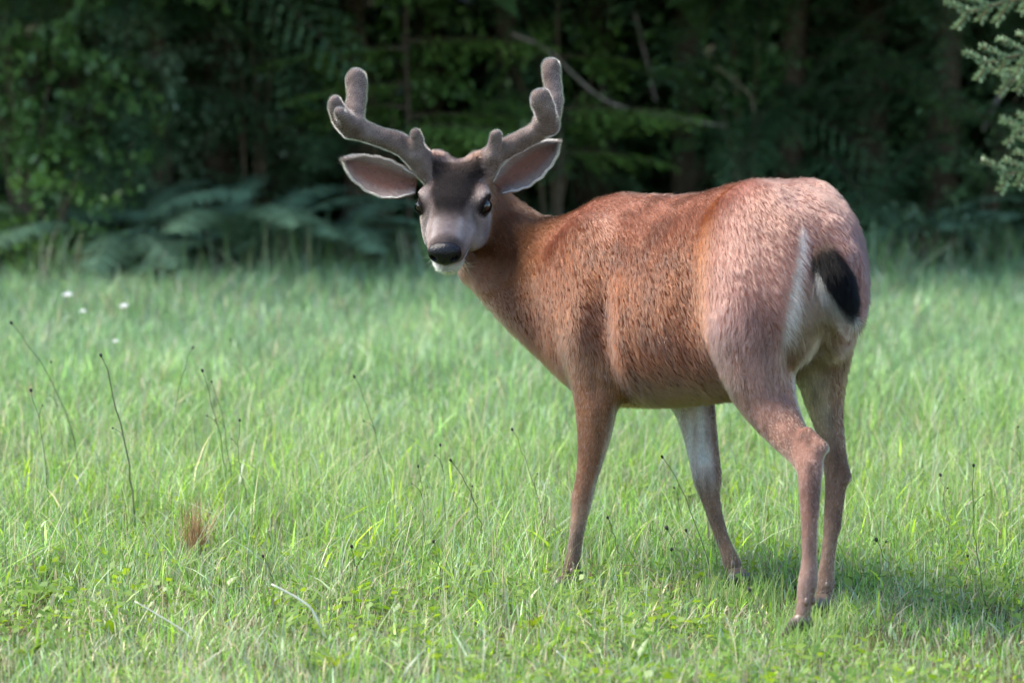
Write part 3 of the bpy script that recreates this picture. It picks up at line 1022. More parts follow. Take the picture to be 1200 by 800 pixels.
def field(n, y0, y1, side=.7, power=1.0):
    y = y0 + (y1 - y0) * R.random(n) ** power
    hw = y * .188 + side
    x = R.uniform(-1, 1, n) * hw
    return x, y


GB = Mesh()


def sow(n, y0, y1, hmin, hmax, w, pal, side=.7, lean=.5, patch=None, power=1.0, dry=.05, blend=True):
    x, y = field(n, y0, y1, side, power)
    p2 = np.stack([x, y], -1)
    c1, c2, c3 = vnoise(p2, .55, 31), vnoise(p2, .16, 32), vnoise(p2, 1.6, 33)
    k = R.random(n) < .25 + 1.1 * c2
    if patch is not None:
        k &= patch(x, y)
    x, y, c1, c2, c3 = x[k], y[k], c1[k], c2[k], c3[k]
    n = len(x)
    fore = sstep(7.0, 5.9, y + .5 * (c3 - .5))
    h = (hmin + (hmax - hmin) * R.random(n) ** 1.6) * (.45 + .65 * c1 + .5 * c2) * (1 - .45 * fore)
    for hx, hy in ((938, 752), (961, 727), (662, 702), (866, 695)):      # trodden down round the feet
        g = on_ground(hx, hy)
        h *= 1 - .12 * np.exp(-(((x - g[0]) / .10) ** 2 + ((y - g[1] + .12) / .20) ** 2))
    pal = np.asarray(pal)
    far = sstep(7.0, 13.0, y + .8 * (c3 - .5))[:, None]
    pal = [pal[k] * (1 - far) + np.asarray(GF[k]) * far for k in (0, 1)] if blend else pal
    t = np.clip(.05 + .5 * c3 + .45 * c1 + R.normal(0, .22, n), 0, 1)
    C = pal[0] * (1 - t)[:, None] + pal[1] * t[:, None]
    u = R.random(n)
    C[u < .24] = C[u < .24] * .25 + np.array([.30, .37, .30]) * .75  # sky glints on the grass painted as pale blades
    dd = R.random(n) < dry + .14 * fore + .10 * sstep(.55, .8, c2)
    C[dd] = np.array([.40, .37, .25]) * R.uniform(.7, 1.2, (dd.sum(), 1))
    C = C * np.exp(R.normal(-.04, .34, n))[:, None]
    az = R.uniform(0, 2 * math.pi, n)
    ln = np.abs(R.normal(0, lean, n)) * (.5 + c2) + .05
    P = np.stack([x, y, ground_z(x, y) - .004], -1)
    V, Q, T, Cv = blades(P, h, w * R.uniform(.6, 1.4, n), az, ln, az + math.pi / 2 + R.normal(0, .7, n), C)
    GB.add(V, Q, T, Cv)
    return n


G1 = [(.155, .315, .075), (.240, .405, .100)]       # greens, cool to yellow
GF = [(.170, .310, .155), (.230, .375, .165)]  # far grass, bluish skylit shade by the forest put into its greens
tot = sow(178000, 4.7, 9.2, .04, .125, .0024, G1, 1.1, .6, dry=.09)
tot += sow(32000, 4.9, 7.2, .02, .07, .0034, G1, .4, .8, dry=.13)
tot += sow(110000, 9.0, 13.5, .06, .17, .0042, G1, 1.6, .45)
tot += sow(76000, 13.2, 17.6, .06, .19, .0065, GF, 2.2, .4)
tot += sow(15000, 15.8, 18.0, .10, .42, .007, [(.13, .23, .09), (.18, .29, .11)], 1.0, .35, dry=.12, blend=False, patch=lambda x, y: vnoise(np.stack([x, y], -1), .45, 77) > .52)
tot += sow(5200, 4.9, 8.8, .06, .15, .0062, [(.20, .36, .06), (.30, .44, .08)], .4, .7, dry=.03, blend=False)
tot += sow(5200, 4.9, 8.0, .02, .035, .0030, [(.40, .37, .26), (.48, .46, .36)], .4, 2.6, dry=.5, blend=False)
tot += sow(9500, 5.0, 9.8, .12, .28, .0016, [(.24, .34, .13), (.34, .40, .22)], .4, .45, dry=.2, blend=False)
for hx, hy in ((938, 752), (961, 727), (662, 702), (866, 695)):       # longer tufts round the feet
    g = on_ground(hx, hy + 8)
    n = 270
    P = np.stack([g[0] + R.normal(0, .06, n), g[1] + R.normal(-.03, .05, n), np.full(n, -.004)], -1)
    az = R.uniform(0, 6.28, n)
    t = R.random((n, 1))
    V, Q, T, Cv = blades(P, R.uniform(.03, .10, n), np.full(n, .0020), az, np.abs(R.normal(0, .45, n)) + .05, az + 1.57 + R.normal(0, .6, n), np.array(G1[0]) * (1 - t) + np.array([.30, .38, .16]) * t)
    GB.add(V, Q, T, Cv)
GB.build("grass", M_GRASS, label="bright green meadow grass, short and fine bladed", category="grass", kind="stuff")
print("blades", tot)

# low clover and moss leaves between the blades
n = 15000
x, y = field(n, 4.9, 8.6, .4, 1.3)
p2 = np.stack([x, y], -1)
k = vnoise(p2, .33, 41) > .48
x, y = x[k], y[k]
n = len(x)
r = R.uniform(.006, .014, n)
a = R.uniform(0, 2 * math.pi, n)
zt = R.uniform(.015, .06, n)
c = np.stack([x, y, ground_z(x, y) + zt], -1)
e1 = np.stack([np.cos(a), np.sin(a), R.normal(0, .35, n)], -1) * r[:, None]
e2 = np.stack([-np.sin(a), np.cos(a), R.normal(0, .35, n)], -1) * r[:, None]
V = np.stack([c - e1, c + e2 * .8 - e1 * .2, c + e1 * 1.1, c - e2 * .8 - e1 * .2], 1).reshape(-1, 3)
tt = R.random(n)[:, None]
C = np.array([.10, .20, .03]) * (1 - tt) + np.array([.20, .30, .05]) * tt
np_mesh("clover", V, np.arange(n * 4).reshape(-1, 4), M_GRASS, None, True, np.repeat(C, 4, 0), kind="stuff", label="low round clover leaves among the meadow grass", category="clover")

# ================================================================== plants on the meadow
M_STALK = mat_tint("dark_stalk", rough=.6, spec=.3, noise=.2)
M_LEAF = mat_tint("broad_leaf", rough=.4, spec=.5, transl=.35, noise=.18, nscale=50)

STALKS = [  # head px, base px, bow px, thickness, label
    ((13, 378), (92, 575), 22, 1.5, "tall dark seed stalk bowing over near the meadow's left edge"),
    ((36, 457), (57, 610), 6, 1.2, "thin upright seed stalk just below the bowed one at the left edge"),
    ((60, 424), (84, 560), -4, .9, "fine seed stalk with a tiny head beside the bowed stalk at far left"),
    ((118, 416), (160, 625), 8, 2.2, "thickest dark seed stalk, forked at its top, left of the dry brown tuft"),
    ((226, 407), (208, 560), -12, 1.3, "kinked seed stalk above the dry brown tuft"),
    ((237, 434), (264, 600), 8, 1.2, "seed stalk with a round head just right of the kinked stalk"),
    ((248, 447), (272, 590), 6, 1.0, "shorter fine seed stalk right beside the round headed one"),
    ((281, 492), (302, 610), -10, 1.2, "seed stalk with a drooping head right of the dry brown tuft"),
    ((270, 398), (300, 520), 5, .8, "faint fine seed stalk standing farther back behind the dry brown tuft"),
    ((308, 651), (322, 705), 4, 1.3, "short dark seed stalk above the pale curled straw"),
    ((415, 441), (452, 600), 10, 1.0, "tall slim seed stalk below the deer's muzzle"),
    ((402, 352), (424, 470), 4, .7, "far thin seed stalk under the antlered head at the meadow's back"),
    ((528, 539), (566, 660), 12, 1.3, "curved seed stalk in the middle of the meadow, left of the front hooves"),
    ((516, 521), (520, 640), 3, .8, "fine straight seed stalk beside the curved one in mid meadow"),
    ((490, 546), (498, 660), 3, .8, "fine seed stalk left of the curved one in mid meadow"),
    ((600, 503), (640, 650), 9, .8, "long faint seed stalk leaning left, just left of the front leg"),
    ((712, 606), (728, 672), 3, 1.2, "short dark stalk behind the left front leg"),
    ((776, 535), (832, 690), 12, 1.1, "long leaning seed stalk between the two front legs"),
    ((790, 571), (802, 640), 3, .9, "small seed stalk between the front legs, farther back"),
    ((781, 618), (812, 715), 8, 1.2, "seed stalk with a large black head between the front legs"),
    ((804, 621), (822, 700), 4, 1.0, "seed stalk just right of the large black head between the front legs"),
    ((787, 643), (800, 720), 3, 1.0, "lowest seed stalk between the front legs"),
    ((838, 612), (842, 690), -2, .8, "thin seed stalk in front of the right front leg"),
    ((1141, 545), (1157, 715), -6, 1.2, "tall seed stalk with a black head in the right of the meadow"),
    ((1102, 556), (1112, 660), 3, 1.1, "seed stalk with a small head left of the black headed one at right"),
    ((1027, 632), (1048, 720), 6, 1.1, "short seed stalk right of the hind legs"),
    ((1134, 651), (1150, 740), 4, .9, "low seed stalk near the lower right of the meadow"),
    ((1130, 468), (1136, 560), 2, .8, "far seed stalk with a pale head at the right"),
    ((1193, 500), (1196, 600), 2, .9, "far seed stalk at the meadow's right edge"),
    ((1092, 702), (1098, 765), -3, 1.0, "low seed stalk in the lower right corner of the grass"),
    ((878, 690), (897, 790), 10, 1.5, "dark bent stalk in front of the hind hooves"),
    ((412, 640), (418, 705), 2, 1.1, "short upright stalk below mid meadow, right of the curled straw"),
    ((508, 634), (516, 700), 3, .9, "short seed stalk low in mid meadow"),
    ((150, 372), (160, 455), -3, .7, "far pale stalk beside the white flowers")]
for (hx, hy), (bx, by), bow, th, lab in STALKS:
    b = on_ground(bx, by)
    dd = (b - CAMP) @ FW
    tip = at(hx, hy, dd + R.uniform(-.04, .04))
    mid = at((hx + bx) / 2 + bow, (hy + by) / 2, dd)
    root = empty("seed_stalk", tuple(b), lab, "seed stalk", "dark seed stalks standing in the meadow")
    m = Mesh()
    pts = bez(b - b, mid - b + (mid - (b + tip) / 2), tip - b, 14)
    pts[1:-1] += R.normal(0, .0025, (12, 3))
    m.tube(pts, np.linspace(.0013, .0008, 14) * th, 5, (.085, .105, .045))
    m.build("stem", M_STALK, root)
    dirn = unit(pts[-1] - pts[-3])
    a1 = unit(np.cross(dirn, [.3, .9, .1]))
    m = Mesh()
    hs = .0043 * (.7 + .35 * th) * R.uniform(.85, 1.2)
    m.blob(pts[-1], (hs * .8, hs * .8, hs * 1.1), (.018, .016, .012), 8, 6, np.array([a1, np.cross(dirn, a1), dirn]), .12)
    m.build("seed_head", M_STALK, root)
    if R.random() < .55:
        m = Mesh()
        q = pts[R.integers(7, 11)]
        e = q + dirn * .035 + a1 * R.choice([-1, 1]) * .022
        m.tube(bez(q, q + dirn * .02, e, 5), np.linspace(.0011, .0007, 5), 5, (.06, .075, .03))
        m.blob(e, (hs * .55,) * 3, (.02, .018, .013), 6, 5)
        m.build("side_branch", M_STALK, root)


def leaf(m, base, dirn, nrm, ln, wd, c, curl=.25):
    """a pointed oval leaf with a folded midrib, 8 triangles"""
    sd = np.cross(dirn, nrm)
    t = np.array([0, .3, .65, 1.0])
    wp = np.array([.12, 1.0, .78, .0]) * wd / 2
    ctr = base + np.outer(t * ln, dirn) - np.outer(t ** 2 * ln * curl, nrm)
    e1 = ctr[:3] + np.outer(wp[:3], sd) + nrm * wd * .12
    e2 = ctr[:3] - np.outer(wp[:3], sd) + nrm * wd * .12
    V = np.vstack([ctr, e1, e2])
    Q = [[0, 1, 5, 4], [1, 2, 6, 5], [1, 0, 7, 8], [2, 1, 8, 9]]
    T = [[2, 3, 6], [3, 2, 9]]
    m.add(V, Q, T, c)


WEEDS = [(390, 790, 1.15, (.24, .36, .03), "lime leafy weed at the bottom edge, below the curled straw"),
         (318, 712, .8, (.22, .34, .03), "small lime weed just left of the curled straw"),
         (622, 742, 1.0, (.24, .36, .04), "yellowish leafy weed in front of the left front hoof"),
         (640, 770, .8, (.20, .32, .04), "leafy weed at the bottom, below the one before the front hoof"),
         (745, 782, 1.0, (.13, .27, .04), "dark green weed with pointed leaves at the bottom edge"),
         (48, 700, .9, (.20, .34, .03), "lime weed low at the left edge of the meadow"),
         (155, 655, .9, (.17, .32, .04), "leafy weed left of the dry brown tuft"),
         (262, 690, 1.0, (.18, .33, .03), "broad leafy weed right below the dry brown tuft"),
         (232, 702, .8, (.20, .34, .03), "small leafy weed below the dry brown tuft"),
         (30, 775, 1.0, (.18, .29, .04), "leafy weed in the lower left corner"),
         (660, 720, .7, (.22, .33, .05), "tiny pale weed at the foot of the left front leg"),
         (130, 745, .9, (.16, .28, .04), "weed with spreading leaves low on the left"),
         (500, 765, .8, (.20, .31, .05), "weed at the bottom edge in the middle"),
         (1010, 690, .8, (.15, .29, .05), "weed right of the hind hooves"),
         (960, 585, .8, (.18, .33, .05), "leafy weed behind the hind legs"),
         (560, 610, .8, (.19, .33, .04), "leafy weed in mid meadow left of the front legs")]
for px, py, sc, c, lab in WEEDS:
    b = on_ground(px, py)
    root = empty("leafy_weed", (b[0], b[1], float(ground_z(b[:1], b[1:2])[0])), lab, "weed", "leafy weeds in the grass")
    nl = R.integers(6, 10)
    for k in range(nl):
        m = Mesh()
        a = k * 2.4 + R.uniform(-.4, .4)
        el = R.uniform(.45, 1.15)
        dv = np.array([math.cos(a) * math.cos(el), math.sin(a) * math.cos(el), math.sin(el)])
        nv = unit(np.cross(np.cross(dv, ZZ), dv) + R.normal(0, .15, 3))
        nv = unit(nv - dv * (nv @ dv))
        leaf(m, dv * .012, dv, nv, R.uniform(.035, .065) * sc, R.uniform(.014, .024) * sc, np.array(c) * R.uniform(.55, .9), R.uniform(.1, .5))
        m.build("leaf", M_LEAF, root)

# dry tufts and straws
for px, py, hgt, spread, nn, lab, c in [
        (230, 655, .17, .030, 190, "dry rusty brown grass tuft standing among the seed stalks", (.30, .19, .095)),
        (707, 675, .035, .06, 160, "flat rusty dead grass patch behind the left front hoof", (.26, .15, .08)),
        (766, 692, .040, .05, 160, "flat rusty dead grass patch midway between the front hooves", (.27, .15, .08))]:
    b = on_ground(px, py)
    n = nn
    P = np.stack([R.normal(0, spread * .5, n), R.normal(0, spread * .5, n), np.zeros(n)], -1)
    az = R.uniform(0, 6.28, n)
    V, Q, T, C = blades(P, hgt * R.uniform(.4, 1.1, n), np.full(n, .0016), az, np.abs(R.normal(0, .5 if hgt > .1 else 1.6, n)), az + 1.57, np.array(c) * R.uniform(.6, 1.3, (n, 1)))
    o = np_mesh("dry_grass_tuft", V, [Q, T], M_DRY, None, True, C, label=lab, category="dry grass", kind="thing", group="dry grass tufts")
    o.location = tuple(b)
for pp, th, lab in [
        ([(318, 684), (345, 698), (366, 712), (385, 750)], 3.0, "thick pale curled straw arching in the grass at lower left"),
        ([(158, 704), (185, 720), (215, 738), (232, 752)], 2.0, "pale straw lying below the dry brown tuft"),
        ([(418, 612), (405, 640), (398, 668)], 1.3, "thin pale straw standing low in mid meadow"),
        ([(440, 458), (462, 466), (478, 480)], 1.2, "pale bent straw under the deer's muzzle"),
        ([(652, 762), (672, 782), (690, 790)], 2.2, "pale straw at the bottom edge in front of the deer"),
        ([(725, 662), (745, 661), (765, 668), (782, 680)], 1.1, "thin brown arching stem between the front legs")]:
    m = Mesh()
    g = on_ground(pp[-1][0], pp[-1][1] + 14)
    dd = (g - CAMP) @ FW
    pts = np.array([at(x, y, dd) for x, y in pp])
    pts[-1, 2] = min(pts[-1, 2], .015)
    tt = np.linspace(0, len(pp) - 1, 16)
    pts = np.stack([np.interp(tt, np.arange(len(pp)), pts[:, i]) for i in range(3)], -1)
    for _ in range(2):
        pts[1:-1] = (pts[:-2] + 2 * pts[1:-1] + pts[2:]) / 4
    o0 = pts[-1].copy()
    m.tube(pts - o0, np.linspace(.7, 1, 16) * .0010 * th, 6, (.62, .60, .50) if "brown" not in lab or "tuft" in lab else (.2, .12, .07))
    o = m.build("straw", M_DRY, None, label=lab, category="straw", group="loose straws")
    o.location = tuple(o0)

# white daisies at the back
M_PETAL = mat_tint("white_petal", rough=.5, spec=.3, transl=.3)
for (hx, hy), (bx, by), sc, lab in [((79, 346), (86, 430), 1.25, "largest white daisy at the back of the meadow, far left"),
                                    ((145, 359), (140, 450), 1.0, "white daisy right of the largest one at the back left"),
                                    ((97, 365), (95, 445), .7, "smallest white daisy between the other two at the back left"),
                                    ((135, 400), (136, 455), .6, "low pale flower below the white daisies")]:
    b = on_ground(bx, by)
    dd = (b - CAMP) @ FW
    tp = at(hx, hy, dd)
    root = empty("daisy", tuple(b), lab, "daisy", "white daisies at the back of the meadow")
    m = Mesh()
    m.tube(bez(b - b, (tp - b) * .5 + [.02, 0, .02], tp - b, 8), .0022, 5, (.09, .16, .05))
    m.build("stem", M_STALK, root)
    for k in range(12):
        a = k * math.pi / 6
        m = Mesh()
        dv = unit(np.array([math.cos(a), math.sin(a) * .9 - .1, .22 + .25 * math.sin(a)]))
        leaf(m, tp - b + dv * .004, dv, unit(np.cross(np.cross(dv, ZZ), dv)), .020 * sc, .010 * sc, (.62, .64, .68), .1)
        m.build("petal", M_PETAL, root)
    m = Mesh()
    m.blob(tp - b, (.006 * sc, .006 * sc, .004 * sc), (.5, .33, .05), 8, 6)
    m.build("flower_centre", M_STALK, root)

# ================================================================== the forest edge
M_NEEDLE = mat_tint("conifer_needles", rough=.5, spec=.4, transl=.2, noise=.2, nscale=9)
M_BARK = mat_tint("bark", rough=.9, spec=.15, noise=.35, nscale=22, bump=.8)
M_FERN = mat_tint("fern_leaf", rough=.38, spec=.5, transl=.25)
M_SHRUB = mat_tint("shrub_leaf", rough=.36, spec=.5, transl=.3)


def copy_of(o, parent, loc, rot=(0, 0, 0), sc=1.0):
    c = o.copy()
    COL.objects.link(c)
    c.parent = parent
    c.location = loc
    c.rotation_euler = rot
    c.scale = (sc, sc, sc) if np.isscalar(sc) else sc
    return c


def bough_mesh(seed, L=1.3, droop=.35, spread=.42, c0=(.040, .088, .046), c1=(.085, .16, .065)):
    """a flat drooping conifer bough: woody axis, side twigs, rows of small leaf blades"""
    r = np.random.default_rng(seed)
    t = np.linspace(0, 1, 24)
    ax = np.stack([t * L, .06 * np.sin(t * 3 + seed), .12 * t * L - droop * L * t ** 2], -1)
    wood, lf = Mesh(), Mesh()
    wood.tube(ax, np.linspace(.012, .002, 24), 5, (.07, .05, .035))
    Vs, Cs = [], []
    for k in range(2, 24):
        for sg in (1, -1):
            tl = spread * L * (1 - .75 * t[k]) * min(1, t[k] * 5 + .3) * r.uniform(.7, 1.1)
            d0 = unit(np.array([.75, sg * .85, r.normal(-.05, .1)]))
            u = np.linspace(0, 1, max(4, int(tl / .026)))
            tw = ax[k] + np.outer(u * tl, d0) + np.outer(u ** 2 * tl, [0, 0, -r.uniform(.15, .5)])
            for q in range(len(u)):
                for s2 in (1, -1):
                    ln = r.uniform(.030, .055) * (1 - .4 * u[q])
                    dv = unit(d0 * .7 + np.array([-.3 * s2 * sg + .2, s2 * .75 * sg * .6, r.normal(-.15, .2)]))
                    sd = unit(np.cross(dv, [r.normal(0, .25), r.normal(0, .25), 1])) * .011
                    b = tw[q]
                    Vs.append([b - sd * .5, b + dv * ln * .55 + sd, b + dv * ln, b + dv * ln * .55 - sd])
                    m = np.clip(u[q] * .6 + r.normal(.2, .25), 0, 1)
                    Cs.append(np.array(c0) * (1 - m) + np.array(c1) * m)
    V = np.array(Vs).reshape(-1, 3)
    n = len(Vs)
    return wood, V, np.arange(n * 4).reshape(-1, 4), np.repeat(np.array(Cs), 4, 0)


def make_bough(seed, **kw):
    wood, V, Q, C = bough_mesh(seed, **kw)
    wood.add(V, Q, None, C)
    o = wood.build("bough", M_NEEDLE, None, False)
    COL.objects.unlink(o)
    return o


BOUGHS = [make_bough(s, L=l, droop=d) for s, l, d in ((1, 1.35, .35), (2, 1.1, .25), (3, 1.55, .45), (4, 1.2, .5))]


def crown_mesh(seed, z0, z1, rad, n):
    r = np.random.default_rng(seed)
    u = r.random(n) ** .8
    z = z0 + (z1 - z0) * u
    rr = rad * (1 - .92 * u) * np.sqrt(r.random(n)) + .1
    a = r.uniform(0, 6.28, n)
    p = np.stack([rr * np.cos(a), rr * np.sin(a), z - .18 * rr], -1)
    o = np.stack([np.cos(a), np.sin(a), r.normal(-.25, .25, n)], -1)
    sd = unit(np.cross(o, ZZ + r.normal(0, .4, (n, 3)))) * (.12 + .12 * r.random((n, 1)))
    ln = (.30 + .35 * r.random((n, 1)))
    V = np.stack([p - sd * .4, p + o * ln * .5 + sd, p + o * ln, p + o * ln * .5 - sd], 1).reshape(-1, 3)
    m = r.random((n, 1))
    C = np.array([.025, .055, .020]) * (1 - m) + np.array([.05, .095, .028]) * m
    o = np_mesh("crown", V, np.arange(n * 4).reshape(-1, 4), M_NEEDLE, None, False, np.repeat(C, 4, 0))
    COL.objects.unlink(o)
    return o


CROWNS = [crown_mesh(s, 2.4, h, rd, 3600) for s, h, rd in ((11, 15, 2.5), (12, 12, 2.2), (13, 17, 2.7))]


def conifer(px, d, rt, label, nb, zlo, zhi, kind, face=True, seed=0, bias=None):
    r = np.random.default_rng(100 + seed)
    x = (px - 600) / FPX * d
    y = d
    root = empty("conifer_tree", (x, y, 0), label, "tree", "conifers along the forest edge")
    m = Mesh()
    H = (15, 12, 17)[kind] + .2
    zz = np.linspace(-.1, H, 14)
    pts = np.stack([.04 * np.sin(zz * 1.3 + seed), .04 * np.cos(zz * .9 + seed), zz], -1)
    rad = rt * np.clip(1 - zz / H * .93, .05, 1)
    rad[0] *= 1.35
    m.tube(pts, rad, 10, (.085, .065, .050))
    m.build("trunk", M_BARK, root)
    copy_of(CROWNS[kind], root, (0, 0, 0), (0, 0, r.uniform(0, 6.28)))
    for k in range(nb):
        z = zlo + (zhi - zlo) * (k + r.random()) / nb
        a = r.uniform(math.pi * .95, math.pi * 2.05) if face else r.uniform(0, 6.28)
        copy_of(BOUGHS[r.integers(4)], root, (0, 0, z), (r.normal(0, .2), r.normal(.05, .15), a), r.uniform(.75, 1.25))
    return root


conifer(185, 18.0, .08, "thin conifer with grey green boughs hanging over the ferns at left", 22, .5, 2.8, 1, seed=14)
conifer(415, 18.6, .10, "slender conifer with low boughs behind the left antler", 22, .4, 3.2, 1, seed=1)
conifer(596, 18.9, .085, "dark conifer trunk rising behind the right antler", 18, .7, 3.2, 0, seed=2)
conifer(810, 19.2, .12, "conifer with layered boughs behind the deer's back", 26, .35, 3.2, 2, seed=3)
conifer(930, 18.7, .10, "conifer with drooping boughs behind the deer's rump", 24, .3, 3.0, 1, seed=4)
conifer(1105, 18.6, .11, "conifer with sweeping low boughs behind the right side", 26, .3, 3.0, 0, seed=5)
conifer(1235, 18.9, .12, "conifer half cut by the right edge of the view", 20, .4, 3.0, 2, seed=6)
conifer(255, 19.3, .12, "conifer standing back between the shrubs on the left", 22, .5, 3.2, 2, seed=7)
conifer(90, 19.4, .11, "conifer behind the bright shrub at far left", 18, .6, 3.2, 0, seed=8)
conifer(-60, 19.0, .12, "conifer half cut by the left edge of the view", 16, .5, 3.2, 1, seed=9)
conifer(700, 20.6, .16, "thick shaded trunk deep behind the deer's shoulders", 16, .6, 3.2, 2, seed=10)
conifer(500, 21.2, .15, "thick shaded trunk deep behind the deer's head", 16, .5, 3.2, 2, seed=11)
conifer(340, 21.6, .15, "shaded trunk deep in the wood left of the antlers", 16, .5, 3.2, 0, seed=12)
conifer(1010, 21.2, .16, "shaded trunk deep in the wood behind the rump", 16, .5, 3.2, 2, seed=13)

# two saplings, sunlight on their boughs painted in as paler green
BRIGHT = [make_bough(s, L=l, droop=d, c0=(.10, .19, .045), c1=(.20, .34, .07)) for s, l, d in ((6, .95, .12), (7, .8, .2))]
for px, d, lab, spots in [(478, 17.7, "sapling with boughs painted sunlit green showing between the antlers", ((1.02, .1), (1.08, 2.9), (.95, -.9), (1.22, 3.6), (1.5, -.4), (1.45, 3.3), (.8, .3))),
                          (655, 17.9, "sapling with boughs painted sunlit green beside the right antler", ((1.0, .15), (.92, 2.8), (1.06, -.7), (.78, -.2), (.85, 3.5), (1.4, .4)))]:
    root = empty("conifer_sapling", ((px - 600) / FPX * d, d, 0), lab, "sapling", "saplings at the forest edge")
    m = Mesh()
    m.tube(np.array([[0, 0, -.05], [.01, 0, .8], [-.01, 0, 1.5], [0, 0, 2.3]]), [.02, .015, .01, .003], 7, (.08, .06, .045))
    m.build("trunk", M_BARK, root)
    for q, (z, a) in enumerate(spots):
        copy_of(BRIGHT[q % 2], root, (0, 0, z), (0, .04, a), .95 + .1 * (q % 3))

# the wood behind, one mass
n = 34000
r = R
x, y = r.uniform(-15, 15, n), r.uniform(22.0, 30, n)
z = r.uniform(0, 1, n) ** 1.7 * 13
o_ = unit(np.stack([r.normal(0, 1, n), r.normal(-.6, 1, n), r.normal(-.2, .5, n)], -1))
sd = unit(np.cross(o_, ZZ + r.normal(0, .4, (n, 3)))) * (.10 + .22 * r.random((n, 1)))
ln = .35 + .6 * r.random((n, 1))
p = np.stack([x, y, z], -1)
V = np.stack([p - sd * .4, p + o_ * ln * .5 + sd, p + o_ * ln, p + o_ * ln * .5 - sd], 1).reshape(-1, 3)
mm = r.random((n, 1))
C = np.array([.02, .045, .018]) * (1 - mm) + np.array([.045, .085, .026]) * mm
np_mesh("forest", V, np.arange(n * 4).reshape(-1, 4), M_NEEDLE, None, False, np.repeat(C, 4, 0), kind="stuff", label="dark mass of trees deep in the wood", category="forest")
# wings of the wood beside the view
for sx in (-1, 1):
    n = 9000
    x, y = sx * r.uniform(5.6, 15, n), r.uniform(17.8, 23, n)
    z = r.uniform(0, 1, n) ** .8 * 12.5
    p = np.stack([x, y, z], -1)
    o_ = unit(np.stack([r.normal(0, 1, n), r.normal(-.6, 1, n), r.normal(-.2, .5, n)], -1))
    sd = unit(np.cross(o_, ZZ + r.normal(0, .4, (n, 3)))) * (.10 + .2 * r.random((n, 1)))
    ln = .35 + .5 * r.random((n, 1))
    V = np.stack([p - sd * .4, p + o_ * ln * .5 + sd, p + o_ * ln, p + o_ * ln * .5 - sd], 1).reshape(-1, 3)
    mm = r.random((n, 1))
    C = np.array([.02, .045, .018]) * (1 - mm) + np.array([.045, .085, .026]) * mm
    np_mesh("forest", V, np.arange(n * 4).reshape(-1, 4), M_NEEDLE, None, False, np.repeat(C, 4, 0), kind="stuff",
            label="wood going on past the %s edge of the view" % ("left" if sx < 0 else "right"), category="forest")


# ---------------------------------------------------------------- ferns
def frond_mesh(seed, L=1.0, c=(.115, .195, .115)):
    r = np.random.default_rng(seed)
    m = Mesh()
    t = np.linspace(0, 1, 30)
    ax = np.stack([t * L * .88, .03 * np.sin(3 * t + seed), L * (.62 * t - .68 * t ** 2.1)], -1)
    m.tube(ax, np.linspace(.004, .001, 30), 5, (.07, .08, .03))
    tan = unit(np.gradient(ax, axis=0))
    for k in range(3, 30):
        for h in (0, .5):
            b = ax[k] + tan[k] * h * L / 30
            for sg in (1, -1):
                ln = .16 * L * math.sin(math.pi * min(1, .12 + .88 * (1 - t[k]) ** .75)) * r.uniform(.85, 1.1) + .012
                dv = unit(np.array([0, sg, 0]) + tan[k] * .35 + np.array([0, 0, -.25 + r.normal(0, .1)]))
                sd = tan[k] * .016 * L
                V = [b - sd * .5, b + dv * ln * .4 - sd * .45, b + dv * ln, b + dv * ln * .4 + sd * .55, b + sd * .5]
                m.add(V, [[0, 1, 3, 4]], [[1, 2, 3]], np.array(c) * r.uniform(.75, 1.3))
    o = m.build("frond", M_FERN, None, False)
    COL.objects.unlink(o)
    return o


FRONDS = [frond_mesh(s, 1.0) for s in (1, 2, 3)]
FERNS = [  # px of the crown, depth, frond length, fronds, label, first heading
    (285, 16.9, 1.25, 14, "large sword fern with pale arching fronds left of the deer's head"),
    (140, 17.0, 1.2, 12, "sword fern with a long frond reaching towards the left edge"),
    (380, 17.1, 1.05, 12, "sword fern just below the left ear"),
    (-10, 17.3, .9, 9, "sword fern cut by the left edge of the view"),
    (840, 17.9, .85, 10, "dark fern behind the deer's back"),
    (955, 17.8, .95, 12, "large dark fern behind the deer's rump"),
    (1065, 17.7, .95, 12, "dark fern right of the rump"),
    (1165, 17.6, .85, 11, "dark fern at the right edge of the view"),
    (705, 18.0, .85, 10, "shaded fern behind the deer's shoulders"),
    (500, 17.9, .8, 9, "shaded fern behind the deer's muzzle")]
for q, (px, d, ln, nf_, lab) in enumerate(FERNS):
    rr = np.random.default_rng(50 + q)
    root = empty("sword_fern", ((px - 600) / FPX * d, d, 0), lab, "fern", "ferns along the forest edge")
    for k in range(nf_):
        a = 2 * math.pi * k / nf_ + rr.uniform(-.2, .2)
        if math.sin(a) > .75 and k % 2:
            continue
        copy_of(FRONDS[k % 3], root, (0, 0, .05), (rr.normal(0, .15), -rr.uniform(.15, .6), a), ln * rr.uniform(.8, 1.15))


